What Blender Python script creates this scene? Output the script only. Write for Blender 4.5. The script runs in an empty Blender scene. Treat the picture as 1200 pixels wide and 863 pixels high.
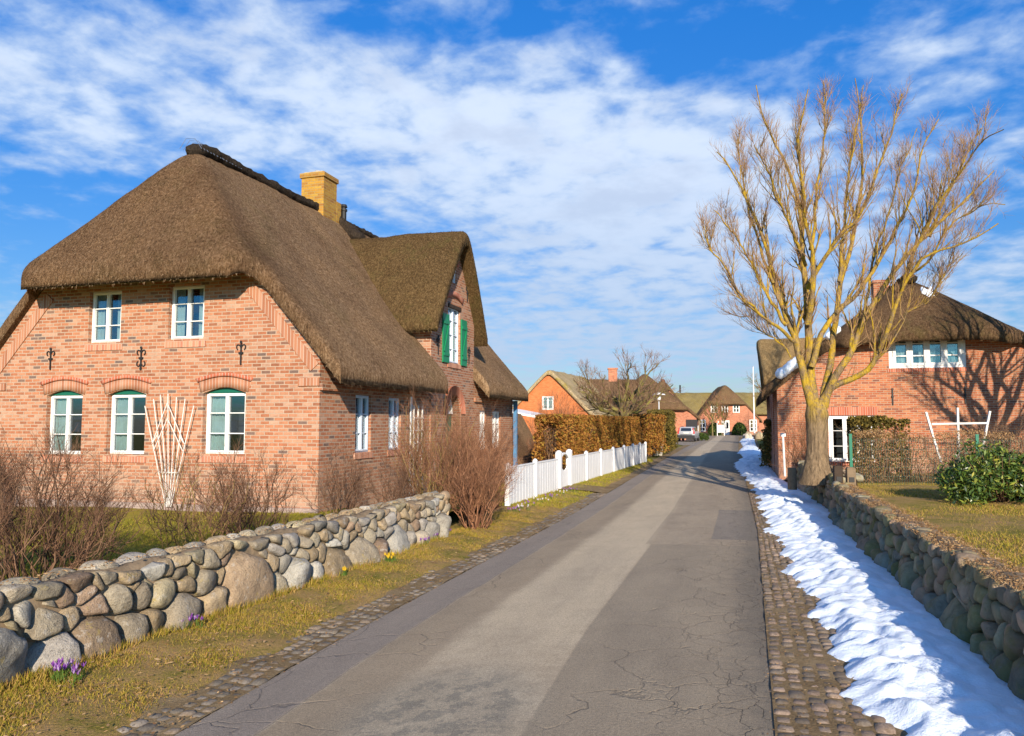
import bpy, bmesh, math, random
import numpy as np
from mathutils import Vector, Matrix, noise as mnoise
R = math.radians
rng = np.random.default_rng(7)
random.seed(7)
scene = bpy.context.scene
col = scene.collection

# ------------------------------------------------------------------ camera
F = 900.0; PITCH = math.atan(63.5 / 900.0); CAMH = 2.0
cam_d = bpy.data.cameras.new('camera'); cam = bpy.data.objects.new('camera', cam_d); col.objects.link(cam)
cam.location = (0, 0, CAMH); cam.rotation_euler = (R(90) + PITCH, 0, 0)
cam_d.sensor_width = 36; cam_d.lens = 36 * F / 1200; cam_d.clip_end = 3000; cam_d.clip_start = 0.05
scene.camera = cam
def ray(px, py):
    a = (px - 600) / F; b = (431.5 - py) / F
    return np.array([a, math.cos(PITCH) - b * math.sin(PITCH), math.sin(PITCH) + b * math.cos(PITCH)])
def at(px, py, Y):
    r = ray(px, py); return np.array([0, 0, CAMH]) + r * (Y / r[1])
def ground(px, py, z=0.0):
    r = ray(px, py); return np.array([0, 0, CAMH]) + r * ((z - CAMH) / r[2])
TH = R(16.7)
UD = np.array([math.sin(TH), math.cos(TH)]); VD = np.array([math.cos(TH), -math.sin(TH)])   # depth and rightwards axes of the houses

# ------------------------------------------------------------------ object helpers
def put(name, data, parent=None):
    o = bpy.data.objects.new(name, data); col.objects.link(o)
    if parent is not None: o.parent = parent
    return o
def tag(o, label=None, cat=None, group=None, kind=None):
    if label: o['label'] = label
    if cat: o['category'] = cat
    if group: o['group'] = group
    if kind: o['kind'] = kind
    return o
def empty(name, loc, rz=0.0):
    o = put(name, None); o.location = loc; o.rotation_euler = (0, 0, rz); o.empty_display_size = .2
    return o
def copy_tree(o, parent=None):
    c = o.copy(); col.objects.link(c); c.parent = parent
    for ch in list(o.children): copy_tree(ch, c)
    return c
def mesh_np(name, V, Fs, mat, parent=None, smooth=False, colors=None, uv=None):
    """V (n,3); Fs list of int arrays (m,k); colors per vertex (n,3); uv per vertex"""
    me = bpy.data.meshes.new(name)
    V = np.asarray(V, dtype=np.float32)
    Fs = [np.asarray(f, dtype=np.int32) for f in Fs if len(f)]
    loops = np.concatenate([f.ravel() for f in Fs]); tot = np.concatenate([np.full(len(f), f.shape[1], np.int32) for f in Fs])
    start = np.concatenate([[0], np.cumsum(tot)[:-1]]).astype(np.int32)
    me.vertices.add(len(V)); me.vertices.foreach_set('co', V.ravel())
    me.loops.add(len(loops)); me.loops.foreach_set('vertex_index', loops)
    me.polygons.add(len(tot)); me.polygons.foreach_set('loop_start', start)
    if colors is not None:
        ca = me.color_attributes.new('Col', 'FLOAT_COLOR', 'POINT')
        c4 = np.ones((len(V), 4), np.float32); c4[:, :3] = colors; ca.data.foreach_set('color', c4.ravel())
    me.update(calc_edges=True)
    if uv is not None:
        ul = me.uv_layers.new(name='UVMap'); ul.data.foreach_set('uv', np.asarray(uv, np.float32)[loops].ravel())
    me.validate()
    if smooth: me.polygons.foreach_set('use_smooth', np.ones(len(me.polygons), bool))
    me.materials.append(mat)
    return put(name, me, parent)
class MB:
    """collects boxes, bars, prisms into one mesh; fn maps local coordinates"""
    def __init__(s, fn=None): s.v = []; s.f = []; s.fn = fn or (lambda a, d, z: (a, d, z))
    def add(s, vs, fs):
        n = len(s.v); s.v += [s.fn(*v) for v in vs]; s.f += [tuple(i + n for i in f) for f in fs]
    def box(s, x0, x1, y0, y1, z0, z1):
        s.add([(x0, y0, z0), (x1, y0, z0), (x1, y1, z0), (x0, y1, z0), (x0, y0, z1), (x1, y0, z1), (x1, y1, z1), (x0, y1, z1)],
              [(0, 3, 2, 1), (4, 5, 6, 7), (0, 1, 5, 4), (1, 2, 6, 5), (2, 3, 7, 6), (3, 0, 4, 7)])
    def prism(s, poly, d0, d1):       # poly of (a,z) extruded along d
        n = len(poly)
        s.add([(a, d0, z) for a, z in poly] + [(a, d1, z) for a, z in poly],
              [tuple(range(n)), tuple(range(2 * n - 1, n - 1, -1))] + [(i, (i + 1) % n, (i + 1) % n + n, i + n) for i in range(n)])
    def bar(s, p, q, w, h=None):      # square bar between two points
        p = Vector(p); q = Vector(q); h = h or w; t = (q - p).normalized()
        ref = Vector((0, 1, 0)) if abs(t.y) < .9 else Vector((0, 0, 1))
        a = t.cross(ref).normalized() * w / 2; b = t.cross(a).normalized() * h / 2
        s.add([tuple(p - a - b), tuple(p + a - b), tuple(p + a + b), tuple(p - a + b), tuple(q - a - b), tuple(q + a - b), tuple(q + a + b), tuple(q - a + b)],
              [(0, 3, 2, 1), (4, 5, 6, 7), (0, 1, 5, 4), (1, 2, 6, 5), (2, 3, 7, 6), (3, 0, 4, 7)])
    def tube(s, p, q, r0, r1=None, n=10):
        p = Vector(p); q = Vector(q); r1 = r0 if r1 is None else r1; t = (q - p).normalized()
        ref = Vector((0, 1, 0)) if abs(t.y) < .9 else Vector((1, 0, 0))
        a = t.cross(ref).normalized(); b = t.cross(a)
        vs = [tuple(c + (a * math.cos(2 * math.pi * i / n) + b * math.sin(2 * math.pi * i / n)) * r) for c, r in ((p, r0), (q, r1)) for i in range(n)]
        s.add(vs, [tuple(range(n))[::-1], tuple(range(n, 2 * n))] + [(i, (i + 1) % n, (i + 1) % n + n, i + n) for i in range(n)])
    def build(s, name, mat, parent=None, bevel=0.0, smooth=False, seg=1):
        bm = bmesh.new(); vs = [bm.verts.new(v) for v in s.v]
        for f in s.f:
            try: bm.faces.new([vs[i] for i in f])
            except ValueError: pass
        bmesh.ops.recalc_face_normals(bm, faces=bm.faces)
        if bevel: bmesh.ops.bevel(bm, geom=list(bm.edges), offset=bevel, segments=seg, profile=.6, affect='EDGES', clamp_overlap=True)
        me = bpy.data.meshes.new(name); bm.to_mesh(me); bm.free()
        if smooth:
            for p in me.polygons: p.use_smooth = True
        me.materials.append(mat)
        return put(name, me, parent)
def boolean_cut(o, cutter_mb):
    c = cutter_mb.build('cutter_tmp', o.data.materials[0], o.parent)
    m = o.modifiers.new('b', 'BOOLEAN'); m.operation = 'DIFFERENCE'; m.object = c; m.solver = 'EXACT'; m.use_self = True
    dg = bpy.context.evaluated_depsgraph_get()
    me = bpy.data.meshes.new_from_object(o.evaluated_get(dg)); nm = o.data.name
    o.modifiers.clear(); o.data = me; me.name = nm
    cm = c.data; bpy.data.objects.remove(c); bpy.data.meshes.remove(cm)

# ------------------------------------------------------------------ materials
MATS = {}
class NT:
    def __init__(s, name):
        s.m = bpy.data.materials.new(name); s.m.use_nodes = True; s.t = s.m.node_tree; s.n = s.t.nodes
        s.b = s.n['Principled BSDF']; MATS[name] = s.m
    def node(s, ty, **kw):
        n = s.n.new(ty)
        for k, v in kw.items():
            if k.startswith('i_'): n.inputs[k[2:].replace('_', ' ')].default_value = v
            else: setattr(n, k, v)
        return n
    def l(s, a, b): s.t.links.new(a, b)
    def noise(s, vec, scale, detail=4, rough=.6, dist=0.0):
        n = s.node('ShaderNodeTexNoise'); n.inputs['Scale'].default_value = scale; n.inputs['Detail'].default_value = detail
        n.inputs['Roughness'].default_value = rough; n.inputs['Distortion'].default_value = dist
        if vec is not None: s.l(vec, n.inputs['Vector'])
        return n.outputs['Fac']
    def ramp(s, fac, stops, interp='LINEAR'):
        n = s.node('ShaderNodeValToRGB'); cr = n.color_ramp; cr.interpolation = interp
        while len(cr.elements) < len(stops): cr.elements.new(.5)
        for e, (p, c) in zip(cr.elements, stops):
            e.position = p; e.color = (c + (1,)) if isinstance(c, tuple) else (c, c, c, 1)
        s.l(fac, n.inputs['Fac']); return n.outputs['Color']
    def mix(s, fac, a, b, mode='MIX'):
        n = s.node('ShaderNodeMix', data_type='RGBA', blend_type=mode)
        for sock, v in ((0, fac), (6, a), (7, b)):
            if isinstance(v, (int, float)): n.inputs[sock].default_value = v if sock == 0 else (v, v, v, 1)
            elif isinstance(v, tuple): n.inputs[sock].default_value = v + (1,) if len(v) == 3 else v
            else: s.l(v, n.inputs[sock])
        return n.outputs[2]
    def math(s, op, a, b=0.0, c=0.0, clamp=False):
        n = s.node('ShaderNodeMath', operation=op, use_clamp=clamp)
        for i, v in enumerate((a, b, c)):
            if isinstance(v, (int, float)): n.inputs[i].default_value = v
            else: s.l(v, n.inputs[i])
        return n.outputs[0]
    def sstep(s, x, a, b):
        n = s.node('ShaderNodeMapRange', interpolation_type='SMOOTHSTEP'); s.l(x, n.inputs['Value'])
        n.inputs['From Min'].default_value = a; n.inputs['From Max'].default_value = b
        return n.outputs[0]
    def obj(s): return s.node('ShaderNodeTexCoord').outputs['Object']
    def pos(s): return s.node('ShaderNodeNewGeometry').outputs['Position']
    def mapping(s, vec, scale=(1, 1, 1), rot=(0, 0, 0), loc=(0, 0, 0)):
        n = s.node('ShaderNodeMapping'); n.inputs['Scale'].default_value = scale; n.inputs['Rotation'].default_value = rot; n.inputs['Location'].default_value = loc
        s.l(vec, n.inputs['Vector']); return n.outputs[0]
    def bump(s, h, strength=.5, dist=.02, prev=None):
        n = s.node('ShaderNodeBump'); n.inputs['Strength'].default_value = strength; n.inputs['Distance'].default_value = dist
        s.l(h, n.inputs['Height'])
        if prev is not None: s.l(prev, n.inputs['Normal'])
        return n.outputs[0]
    def out(s, color=None, rough=.8, normal=None, spec=None):
        if color is not None:
            if isinstance(color, tuple): s.b.inputs['Base Color'].default_value = color + (1,)
            else: s.l(color, s.b.inputs['Base Color'])
        if isinstance(rough, (int, float)): s.b.inputs['Roughness'].default_value = rough
        else: s.l(rough, s.b.inputs['Roughness'])
        if normal is not None: s.l(normal, s.b.inputs['Normal'])
        if spec is not None: s.b.inputs['Specular IOR Level'].default_value = spec
        return s.m
def mat_brick(name, stops, mortar, w=.22, h=.073, ms=.009):
    t = NT(name); o = t.obj(); sp = t.node('ShaderNodeSeparateXYZ'); t.l(o, sp.inputs[0])
    wob = t.noise(o, 3.0, 3); 
    cb = t.node('ShaderNodeCombineXYZ'); t.l(t.math('ADD', sp.outputs[0], sp.outputs[1]), cb.inputs[0])
    t.l(t.math('ADD', sp.outputs[2], t.math('MULTIPLY', t.math('SUBTRACT', wob, .5), .012)), cb.inputs[1])
    b = t.node('ShaderNodeTexBrick'); t.l(cb.outputs[0], b.inputs['Vector'])
    for k, v in (('Scale', 1.0), ('Mortar Size', ms), ('Mortar Smooth', .25), ('Bias', 0.0), ('Brick Width', w), ('Row Height', h)): b.inputs[k].default_value = v
    b.inputs['Color1'].default_value = (0, 0, 0, 1); b.inputs['Color2'].default_value = (1, 1, 1, 1); b.inputs['Mortar'].default_value = (.5, .5, .5, 1)
    b.offset = .5
    c = t.ramp(b.outputs['Color'], stops)
    big = t.noise(o, .55, 4); fine = t.noise(o, 60, 4, .7)
    md = t.noise(o, 14, 4, .7); c = t.mix(t.math('MULTIPLY', t.sstep(fine, .35, .7), .35), c, t.mix(.5, c, mortar)); c = t.mix(.55, c, t.ramp(md, [(.3, (.62, .6, .6)), (.5, (1., 1., 1.)), (.7, (1.25, 1.25, 1.25))]), 'MULTIPLY')
    c = t.mix(.8, c, t.ramp(big, [(.25, (.68, .64, .62)), (.5, (.98, .98, .98)), (.75, (1.18, 1.12, 1.08))]), 'MULTIPLY')
    mcol = t.mix(t.noise(o, 9, 3), tuple(x * .75 for x in mortar), tuple(min(1, x * 1.2) for x in mortar))
    c = t.mix(b.outputs['Fac'], c, mcol)
    zl = t.math('ADD', sp.outputs[2], t.math('MULTIPLY', t.math('SUBTRACT', t.noise(o, 1.6, 5, .7), .5), 1.6))
    c = t.mix(t.math('MULTIPLY', t.math('SUBTRACT', 1.0, t.sstep(zl, .1, 1.0)), .35), c, mortar)
    c = t.mix(t.math('MULTIPLY', t.sstep(t.noise(t.mapping(o, (1.2, 1.2, .35)), 2.0, 5, .7), .56, .7), .35), c, t.mix(1.0, c, (.6, .56, .54), 'MULTIPLY'))
    hgt = t.math('ADD', t.math('MULTIPLY', b.outputs['Fac'], -1.0), t.math('MULTIPLY', fine, .45))
    return t.out(c, .88, t.bump(hgt, .7, .006), .25)
mat_brick('brick_pink', [(0, (.13, .09, .08)), (.05, (.19, .11, .08)), (.09, (.27, .10, .05)), (.3, (.355, .122, .055)), (.55, (.41, .158, .075)), (.8, (.44, .205, .115)), (1, (.46, .27, .18))], (.43, .315, .23), .205, .069, .010)
mat_brick('brick_red', [(0, (.13, .065, .05)), (.12, (.31, .08, .035)), (.5, (.42, .13, .052)), (1, (.47, .19, .085))], (.42, .30, .215))
mat_brick('brick_far', [(0, (.36, .10, .05)), (.5, (.46, .15, .075)), (1, (.5, .20, .11))], (.46, .28, .19))
mat_brick('brick_orange', [(0, (.50, .13, .035)), (.5, (.58, .17, .05)), (1, (.62, .20, .07))], (.5, .22, .1))
mat_brick('brick_yellow', [(0, (.30, .13, .03)), (.5, (.44, .22, .025)), (1, (.48, .28, .04))], (.36, .25, .10))
def mat_soldier(name, ramp):
    t = NT(name); o = t.obj(); sp = t.node('ShaderNodeSeparateXYZ'); t.l(o, sp.inputs[0])
    s = t.math('ADD', sp.outputs[0], sp.outputs[1]); fr = t.math('FRACT', t.math('DIVIDE', s, .072))
    cell = t.node('ShaderNodeTexWhiteNoise', noise_dimensions='1D'); t.l(t.math('FLOOR', t.math('DIVIDE', s, .072)), cell.inputs['W'])
    mort = t.math('LESS_THAN', fr, .16)
    c = t.mix(mort, t.ramp(cell.outputs['Value'], ramp), (.5, .38, .3))
    return t.out(c, .9, t.bump(t.math('SUBTRACT', 1.0, mort), .6, .006), .2)
mat_soldier('soldier_brick', [(0, (.40, .16, .10)), (.6, (.52, .22, .13)), (1, (.6, .3, .19))])
mat_soldier('soldier_pale', [(0, (.30, .12, .065)), (.6, (.40, .18, .10)), (1, (.45, .25, .165))])
mat_soldier('soldier_red', [(0, (.36, .10, .055)), (.6, (.45, .13, .07)), (1, (.52, .2, .12))])
def mat_thatch(name, dark, mid, light, moss=(.13, .12, .035), moss_amt=.35, moss_at=None, hip=False):
    t = NT(name); o = t.obj()
    st = t.mapping(o, (22, 22, 7)); n1 = t.noise(st, 1.0, 5, .75); n2 = t.noise(t.mapping(o, (70, 70, 26)), 1.0, 3, .7)
    n3 = t.noise(o, .9, 5, .62); n4 = t.noise(o, 3.4, 5, .7)
    f = t.math('ADD', t.math('MULTIPLY', n1, .55), t.math('MULTIPLY', n2, .45))
    c = t.ramp(f, [(.36, dark), (.5, mid), (.64, light)])
    c = t.mix(.85, c, t.ramp(n3, [(.3, (.72, .68, .66)), (.5, (1., 1., 1.)), (.7, (1.2, 1.17, 1.1))]), 'MULTIPLY')
    mf = t.math('MULTIPLY', t.sstep(t.math('ADD', t.math('MULTIPLY', n4, .5), t.math('MULTIPLY', t.noise(o, .5, 3), .5)), .5, .62), moss_amt)
    if moss_at is not None:
        sp = t.node('ShaderNodeSeparateXYZ'); t.l(o, sp.inputs[0])
        mf = t.math('MAXIMUM', mf, t.math('MULTIPLY', t.sstep(t.math('ADD', sp.outputs[0], t.math('MULTIPLY', n4, 1.2)), moss_at, moss_at + .5), .85))
    c = t.mix(mf, c, moss)
    if hip:      # reed coloured darker over the front hip, fading out further back
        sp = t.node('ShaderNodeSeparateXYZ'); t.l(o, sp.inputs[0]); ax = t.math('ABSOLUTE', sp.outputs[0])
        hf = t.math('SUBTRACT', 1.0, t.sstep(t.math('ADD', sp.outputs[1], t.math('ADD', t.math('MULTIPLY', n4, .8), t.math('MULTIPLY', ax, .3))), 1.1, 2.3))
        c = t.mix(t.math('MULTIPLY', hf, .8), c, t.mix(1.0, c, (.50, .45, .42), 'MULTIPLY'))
    nb = t.bump(n2, 1.0, .06, t.bump(n1, 1.0, .08))
    return t.out(c, .95, nb, .1)
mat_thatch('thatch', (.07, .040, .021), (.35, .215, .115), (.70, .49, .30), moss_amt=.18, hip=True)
mat_thatch('thatch_dormer', (.045, .028, .012), (.155, .095, .04), (.36, .24, .11), moss_amt=.35)
mat_thatch('thatch_dark', (.05, .028, .016), (.165, .098, .052), (.33, .22, .125), moss_amt=.3)
mat_thatch('thatch_gold', (.17, .11, .045), (.42, .28, .125), (.62, .46, .24), moss_amt=.15)
mat_thatch('thatch_mossy', (.09, .07, .03), (.24, .19, .08), (.38, .31, .14), moss=(.27, .20, .045), moss_amt=.6)
mat_thatch('thatch_pale', (.26, .19, .10), (.52, .40, .23), (.66, .53, .33), moss=(.34, .26, .02), moss_amt=.7)
mat_thatch('ridge_heather', (.02, .015, .012), (.06, .045, .034), (.12, .09, .06), moss_amt=.1)
def simple(name, color, rough=.6, nscale=None, namt=.2, spec=.4, bump=None, metallic=0):
    t = NT(name); c = color; nrm = None
    if nscale:
        f = t.noise(t.obj(), nscale, 5, .65)
        c = t.mix(t.math('MULTIPLY', t.sstep(f, .35, .7), namt * 2, clamp=True), color, tuple(x * .55 for x in color))
        if bump: nrm = t.bump(f, .5, bump)
    t.b.inputs['Metallic'].default_value = metallic
    return t.out(c, rough, nrm, spec)
simple('white_paint', (.80, .80, .78), .45, 6, .06)
simple('white_fence', (.78, .79, .80), .5, 2.5, .07)
simple('trellis_white', (.72, .70, .66), .6, 9, .15)
simple('blue_white', (.62, .70, .80), .5, 6, .05)
simple('green_paint', (.010, .12, .075), .35, 8, .1)
simple('shutter_green', (.008, .22, .085), .4, 8, .15)
simple('blue_paint', (.07, .21, .40), .5, 8, .12)
simple('iron', (.018, .017, .017), .55, 20, .1)
simple('curtain', (.42, .50, .46), .9, 4, .2)
simple('interior', (.035, .033, .035), .9, 3, .2)
simple('soil', (.115, .075, .045), 1, 5, .35, .1, .03)
simple('wall_earth', (.26, .19, .12), 1, 9, .3, .1, .03)
simple('dark_wood', (.06, .042, .03), .85, 9, .3, .2, .01)
simple('post_wood', (.22, .16, .10), .85, 9, .3, .2, .01)
simple('plant_pot', (.45, .42, .36), .8, 8, .2)
simple('steel', (.55, .55, .56), .35, 5, .05, metallic=.8)
simple('lamp_glass', (.75, .78, .8), .2)
simple('car_paint', (.40, .41, .43), .28, 3, .02, .6)
simple('car_black', (.02, .02, .022), .5, 3, .05)
simple('car_glass', (.015, .02, .025), .08, None, 0, .8)
simple('red_lens', (.5, .02, .02), .25)
simple('number_plate', (.75, .73, .65), .4)
simple('tyre', (.02, .02, .02), .9)
simple('ornament_red', (.35, .03, .03), .7)
simple('box_green', (.05, .085, .02), .8, 12, .2)
simple('stone_light', (.42, .38, .31), .9, 6, .25, .2, .02)
simple('fence_green', (.01, .16, .09), .45)
simple('wire_green', (.05, .13, .10), .45)
simple('foundation', (.40, .31, .27), .95, 30, .35, .1, .02)
simple('roof_tile', (.25, .1, .06), .9, 10, .2)
simple('net_wire', (.10, .13, .2), .5)
def mat_island(name, stops, rough=.8, trans=0.0, spec=.2):
    t = NT(name); g = t.node('ShaderNodeNewGeometry'); c = t.ramp(g.outputs['Random Per Island'], stops)
    t.out(c, rough, None, spec)
    if trans:
        tr = t.node('ShaderNodeBsdfTranslucent'); t.l(c, tr.inputs[0]); mx = t.node('ShaderNodeMixShader'); mx.inputs[0].default_value = trans
        t.l(t.b.outputs[0], mx.inputs[1]); t.l(tr.outputs[0], mx.inputs[2]); t.l(mx.outputs[0], t.n['Material Output'].inputs[0])
    return t.m
mat_island('grass_blades', [(0, (.16, .17, .015)), (.3, (.32, .27, .025)), (.6, (.46, .32, .06)), (.8, (.52, .34, .11)), (1, (.38, .19, .06))], .7, .3)
mat_island('lawn_blades', [(0, (.16, .20, .015)), (.5, (.32, .29, .025)), (1, (.46, .33, .07))], .7, .3)
mat_island('litter', [(0, (.16, .08, .035)), (.5, (.28, .16, .07)), (1, (.42, .28, .14))], .8)
mat_island('beech_leaf', [(0, (.14, .055, .015)), (.4, (.33, .14, .03)), (.75, (.44, .22, .045)), (1, (.26, .21, .035))], .7, .25)
mat_island('thuja_leaf', [(0, (.06, .055, .015)), (.6, (.15, .11, .025)), (1, (.24, .17, .03))], .8, .2)
mat_island('rhodo_leaf', [(0, (.02, .045, .01)), (.5, (.07, .13, .025)), (.8, (.17, .23, .035)), (1, (.38, .34, .05))], .38, .15, .5)
mat_island('box_leaf', [(0, (.015, .035, .01)), (.6, (.05, .09, .02)), (1, (.12, .16, .03))], .5, .15)
mat_island('crocus_purple', [(0, (.20, .04, .34)), (.5, (.34, .10, .48)), (1, (.6, .45, .70))], .6, .3)
mat_island('crocus_white', [(0, (.75, .7, .8)), (1, (.85, .82, .85))], .6, .3)
mat_island('crocus_yellow', [(0, (.8, .5, .02)), (1, (.85, .62, .06))], .6, .3)
mat_island('scilla_blue', [(0, (.2, .22, .5)), (1, (.45, .48, .75))], .6, .3)
mat_island('flower_leaf', [(0, (.06, .14, .02)), (1, (.18, .26, .05))], .6, .3)
mat_island('twig', [(0, (.07, .042, .028)), (.5, (.15, .085, .05)), (1, (.25, .15, .09))], .85)
mat_island('twig_pink', [(0, (.09, .05, .03)), (.5, (.21, .12, .07)), (1, (.38, .24, .15))], .85)
mat_island('twig_tree', [(0, (.15, .08, .035)), (.5, (.30, .175, .085)), (1, (.44, .28, .13))], .85)
mat_island('straw', [(0, (.05, .03, .016)), (.4, (.18, .11, .058)), (.8, (.36, .235, .135)), (1, (.55, .39, .23))], .9)
mat_island('straw_dark', [(0, (.05, .032, .016)), (.5, (.14, .09, .04)), (1, (.30, .20, .09))], .9)
mat_island('twig_shrub', [(0, (.05, .027, .018)), (.5, (.14, .07, .042)), (1, (.30, .17, .10))], .85)
mat_island('twig_red', [(0, (.09, .04, .025)), (.5, (.23, .105, .055)), (1, (.42, .22, .12))], .85)
mat_island('twig_yellow', [(0, (.12, .09, .03)), (.5, (.24, .16, .06)), (1, (.32, .24, .08))], .85)
# glass: thin reflective sheet, see-through
t = NT('glass'); lw = t.node('ShaderNodeLayerWeight'); lw.inputs[0].default_value = .5
gl = t.node('ShaderNodeBsdfGlossy'); gl.inputs['Roughness'].default_value = .02; gl.inputs[0].default_value = (.9, .95, 1, 1)
tr = t.node('ShaderNodeBsdfTransparent'); tr.inputs[0].default_value = (.80, .86, .88, 1)
mx = t.node('ShaderNodeMixShader'); t.l(t.math('ADD', t.math('MULTIPLY', t.math('POWER', lw.outputs['Facing'], 2.5), .7), .09, clamp=True), mx.inputs[0]); t.l(tr.outputs[0], mx.inputs[1]); t.l(gl.outputs[0], mx.inputs[2]); t.l(mx.outputs[0], t.n['Material Output'].inputs[0])
# boulders
t = NT('boulder'); o = t.obj(); at_ = t.node('ShaderNodeAttribute', attribute_name='Col')
n1 = t.noise(o, 7, 6, .7, .4); n2 = t.noise(o, 45, 5, .7); n3 = t.noise(o, 2.6, 4)
c = t.mix(.9, at_.outputs['Color'], t.ramp(n1, [(.25, (.55, .52, .5)), (.5, (1., 1., 1.)), (.75, (1.3, 1.26, 1.2))]), 'MULTIPLY')
c = t.mix(.6, c, t.ramp(n2, [(.3, (.7, .7, .7)), (.7, (1.2, 1.2, 1.2))]), 'MULTIPLY')
c = t.mix(t.math('MULTIPLY', t.sstep(t.noise(o, 5, 5, .7), .6, .68), .55), c, (.40, .30, .07))
c = t.mix(t.math('MULTIPLY', t.sstep(t.noise(o, 120, 2, .5), .6, .66), .6), c, (.07, .055, .045))
c = t.mix(t.math('MULTIPLY', t.sstep(t.noise(o, 11, 5, .75), .57, .63), .4), c, (.5, .47, .42))
t.out(c, .85, t.bump(n2, .8, .016, t.bump(n1, .9, .06)), .25)
t = NT('boulder_mossy'); o = t.obj(); at_ = t.node('ShaderNodeAttribute', attribute_name='Col')
n1 = t.noise(o, 7, 6, .7, .4); n2 = t.noise(o, 45, 5, .7)
c = t.mix(.9, at_.outputs['Color'], t.ramp(n1, [(.25, (.5, .48, .46)), (.5, (1., 1., 1.)), (.75, (1.3, 1.26, 1.2))]), 'MULTIPLY')
c = t.mix(t.math('MULTIPLY', t.sstep(t.noise(o, 3.2, 5, .65), .46, .64), .6), c, (.20, .165, .045))
t.out(c, .9, t.bump(n2, .45, .012, t.bump(n1, .6, .04)), .2)
# ground covers
def mat_ground(name, stops, scale=2.2):
    t = NT(name); p = t.pos(); a = t.noise(p, scale, 8, .72); b = t.noise(p, 34, 5, .75); c0 = t.noise(p, .45, 3)
    f = t.math('ADD', t.math('MULTIPLY', a, .5), t.math('ADD', t.math('MULTIPLY', b, .3), t.math('MULTIPLY', c0, .2)))
    return t.out(t.ramp(f, stops), 1.0, t.bump(b, .8, .04), .1)
mat_ground('verge_ground', [(.36, (.09, .085, .018)), (.44, (.20, .17, .035)), (.52, (.33, .22, .08)), (.64, (.40, .25, .13))])
mat_ground('lawn_ground', [(.36, (.13, .15, .015)), (.48, (.26, .24, .03)), (.58, (.36, .27, .05)), (.68, (.38, .25, .09))], 1.2)
mat_ground('far_ground', [(.36, (.10, .11, .02)), (.5, (.18, .17, .04)), (.64, (.24, .18, .07))], .6)
mat_ground('bare_ground', [(.36, (.13, .085, .045)), (.5, (.24, .17, .09)), (.64, (.36, .27, .16))])
mat_ground('forecourt', [(.36, (.20, .17, .14)), (.5, (.28, .24, .19)), (.64, (.36, .30, .24))])
# snow
t = NT('snow'); p = t.pos(); n1 = t.noise(p, 9, 6, .6); n2 = t.noise(p, 70, 3, .6)
c = t.mix(t.sstep(t.noise(p, 4, 6, .7), .62, .75), (.79, .87, .96), (.55, .53, .50))
c = t.mix(t.math('MULTIPLY', t.sstep(t.noise(p, 90, 3, .6), .66, .72), .35), c, (.35, .31, .26))
t.out(c, .6, t.bump(n2, .45, .012, t.bump(n1, .5, .04)), .3)
t.b.inputs['Subsurface Weight'].default_value = .15; t.b.inputs['Subsurface Radius'].default_value = (.04, .05, .07); t.b.inputs['Subsurface Scale'].default_value = .3
# cobbles
t = NT('cobble'); o = t.pos(); at_ = t.node('ShaderNodeAttribute', attribute_name='Col'); n2 = t.noise(o, 60, 5, .7); n1 = t.noise(o, 14, 4, .6)
c = t.mix(.9, at_.outputs['Color'], t.ramp(n2, [(.3, (.6, .6, .6)), (.7, (1.3, 1.3, 1.3))]), 'MULTIPLY')
c = t.mix(t.math('MULTIPLY', t.sstep(n1, .5, .62), .6), c, (.16, .11, .06))
t.out(c, .85, t.bump(n2, .5, .008), .3)
# asphalt: UV = metres across, metres along
t = NT('asphalt'); uvn = t.node('ShaderNodeUVMap'); uv = uvn.outputs[0]; sp = t.node('ShaderNodeSeparateXYZ'); t.l(uv, sp.inputs[0]); U, V = sp.outputs[0], sp.outputs[1]
big = t.noise(uv, 1.3, 6, .7); mid = t.noise(uv, 7, 6, .75); fine = t.noise(uv, 130, 3, .7); grit = t.noise(uv, 42, 4, .8)
Uw = t.math('ADD', U, t.math('MULTIPLY', t.math('SUBTRACT', t.noise(uv, .9, 3), .5), .10))
base = t.ramp(t.math('ADD', t.math('MULTIPLY', big, .5), t.math('MULTIPLY', mid, .5)), [(.3, (.27, .215, .145)), (.5, (.385, .31, .215)), (.7, (.50, .41, .29))])
left = (.125, .112, .100)
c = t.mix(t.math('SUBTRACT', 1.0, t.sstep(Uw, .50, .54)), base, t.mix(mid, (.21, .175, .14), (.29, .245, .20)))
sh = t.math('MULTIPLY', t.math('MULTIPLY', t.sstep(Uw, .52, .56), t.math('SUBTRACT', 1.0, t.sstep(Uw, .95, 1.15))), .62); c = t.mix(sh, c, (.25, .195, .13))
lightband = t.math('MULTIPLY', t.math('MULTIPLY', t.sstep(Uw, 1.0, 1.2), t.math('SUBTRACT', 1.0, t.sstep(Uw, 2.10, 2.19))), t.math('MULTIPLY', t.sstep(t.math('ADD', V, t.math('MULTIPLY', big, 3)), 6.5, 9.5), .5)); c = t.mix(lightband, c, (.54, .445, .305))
patch = t.math('MULTIPLY', t.sstep(U, 2.15, 2.18), t.math('SUBTRACT', 1.0, t.sstep(V, 12.55, 12.6)))
c = t.mix(patch, c, t.mix(t.math('ADD', t.math('MULTIPLY', big, .6), t.math('MULTIPLY', mid, .4)), (.19, .152, .108), (.37, .305, .215)))
p2 = t.math('MULTIPLY', t.sstep(U, 2.05, 2.09), t.sstep(V, 12.55, 12.6)); c = t.mix(t.math('MULTIPLY', p2, .5), c, (.26, .21, .15))
p3 = t.math('MULTIPLY', t.sstep(U, 3.05, 3.08), t.math('MULTIPLY', t.sstep(V, 13.2, 13.25), t.math('SUBTRACT', 1.0, t.sstep(V, 17.6, 17.65)))); c = t.mix(t.math('MULTIPLY', p3, .6), c, (.17, .155, .14))
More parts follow.
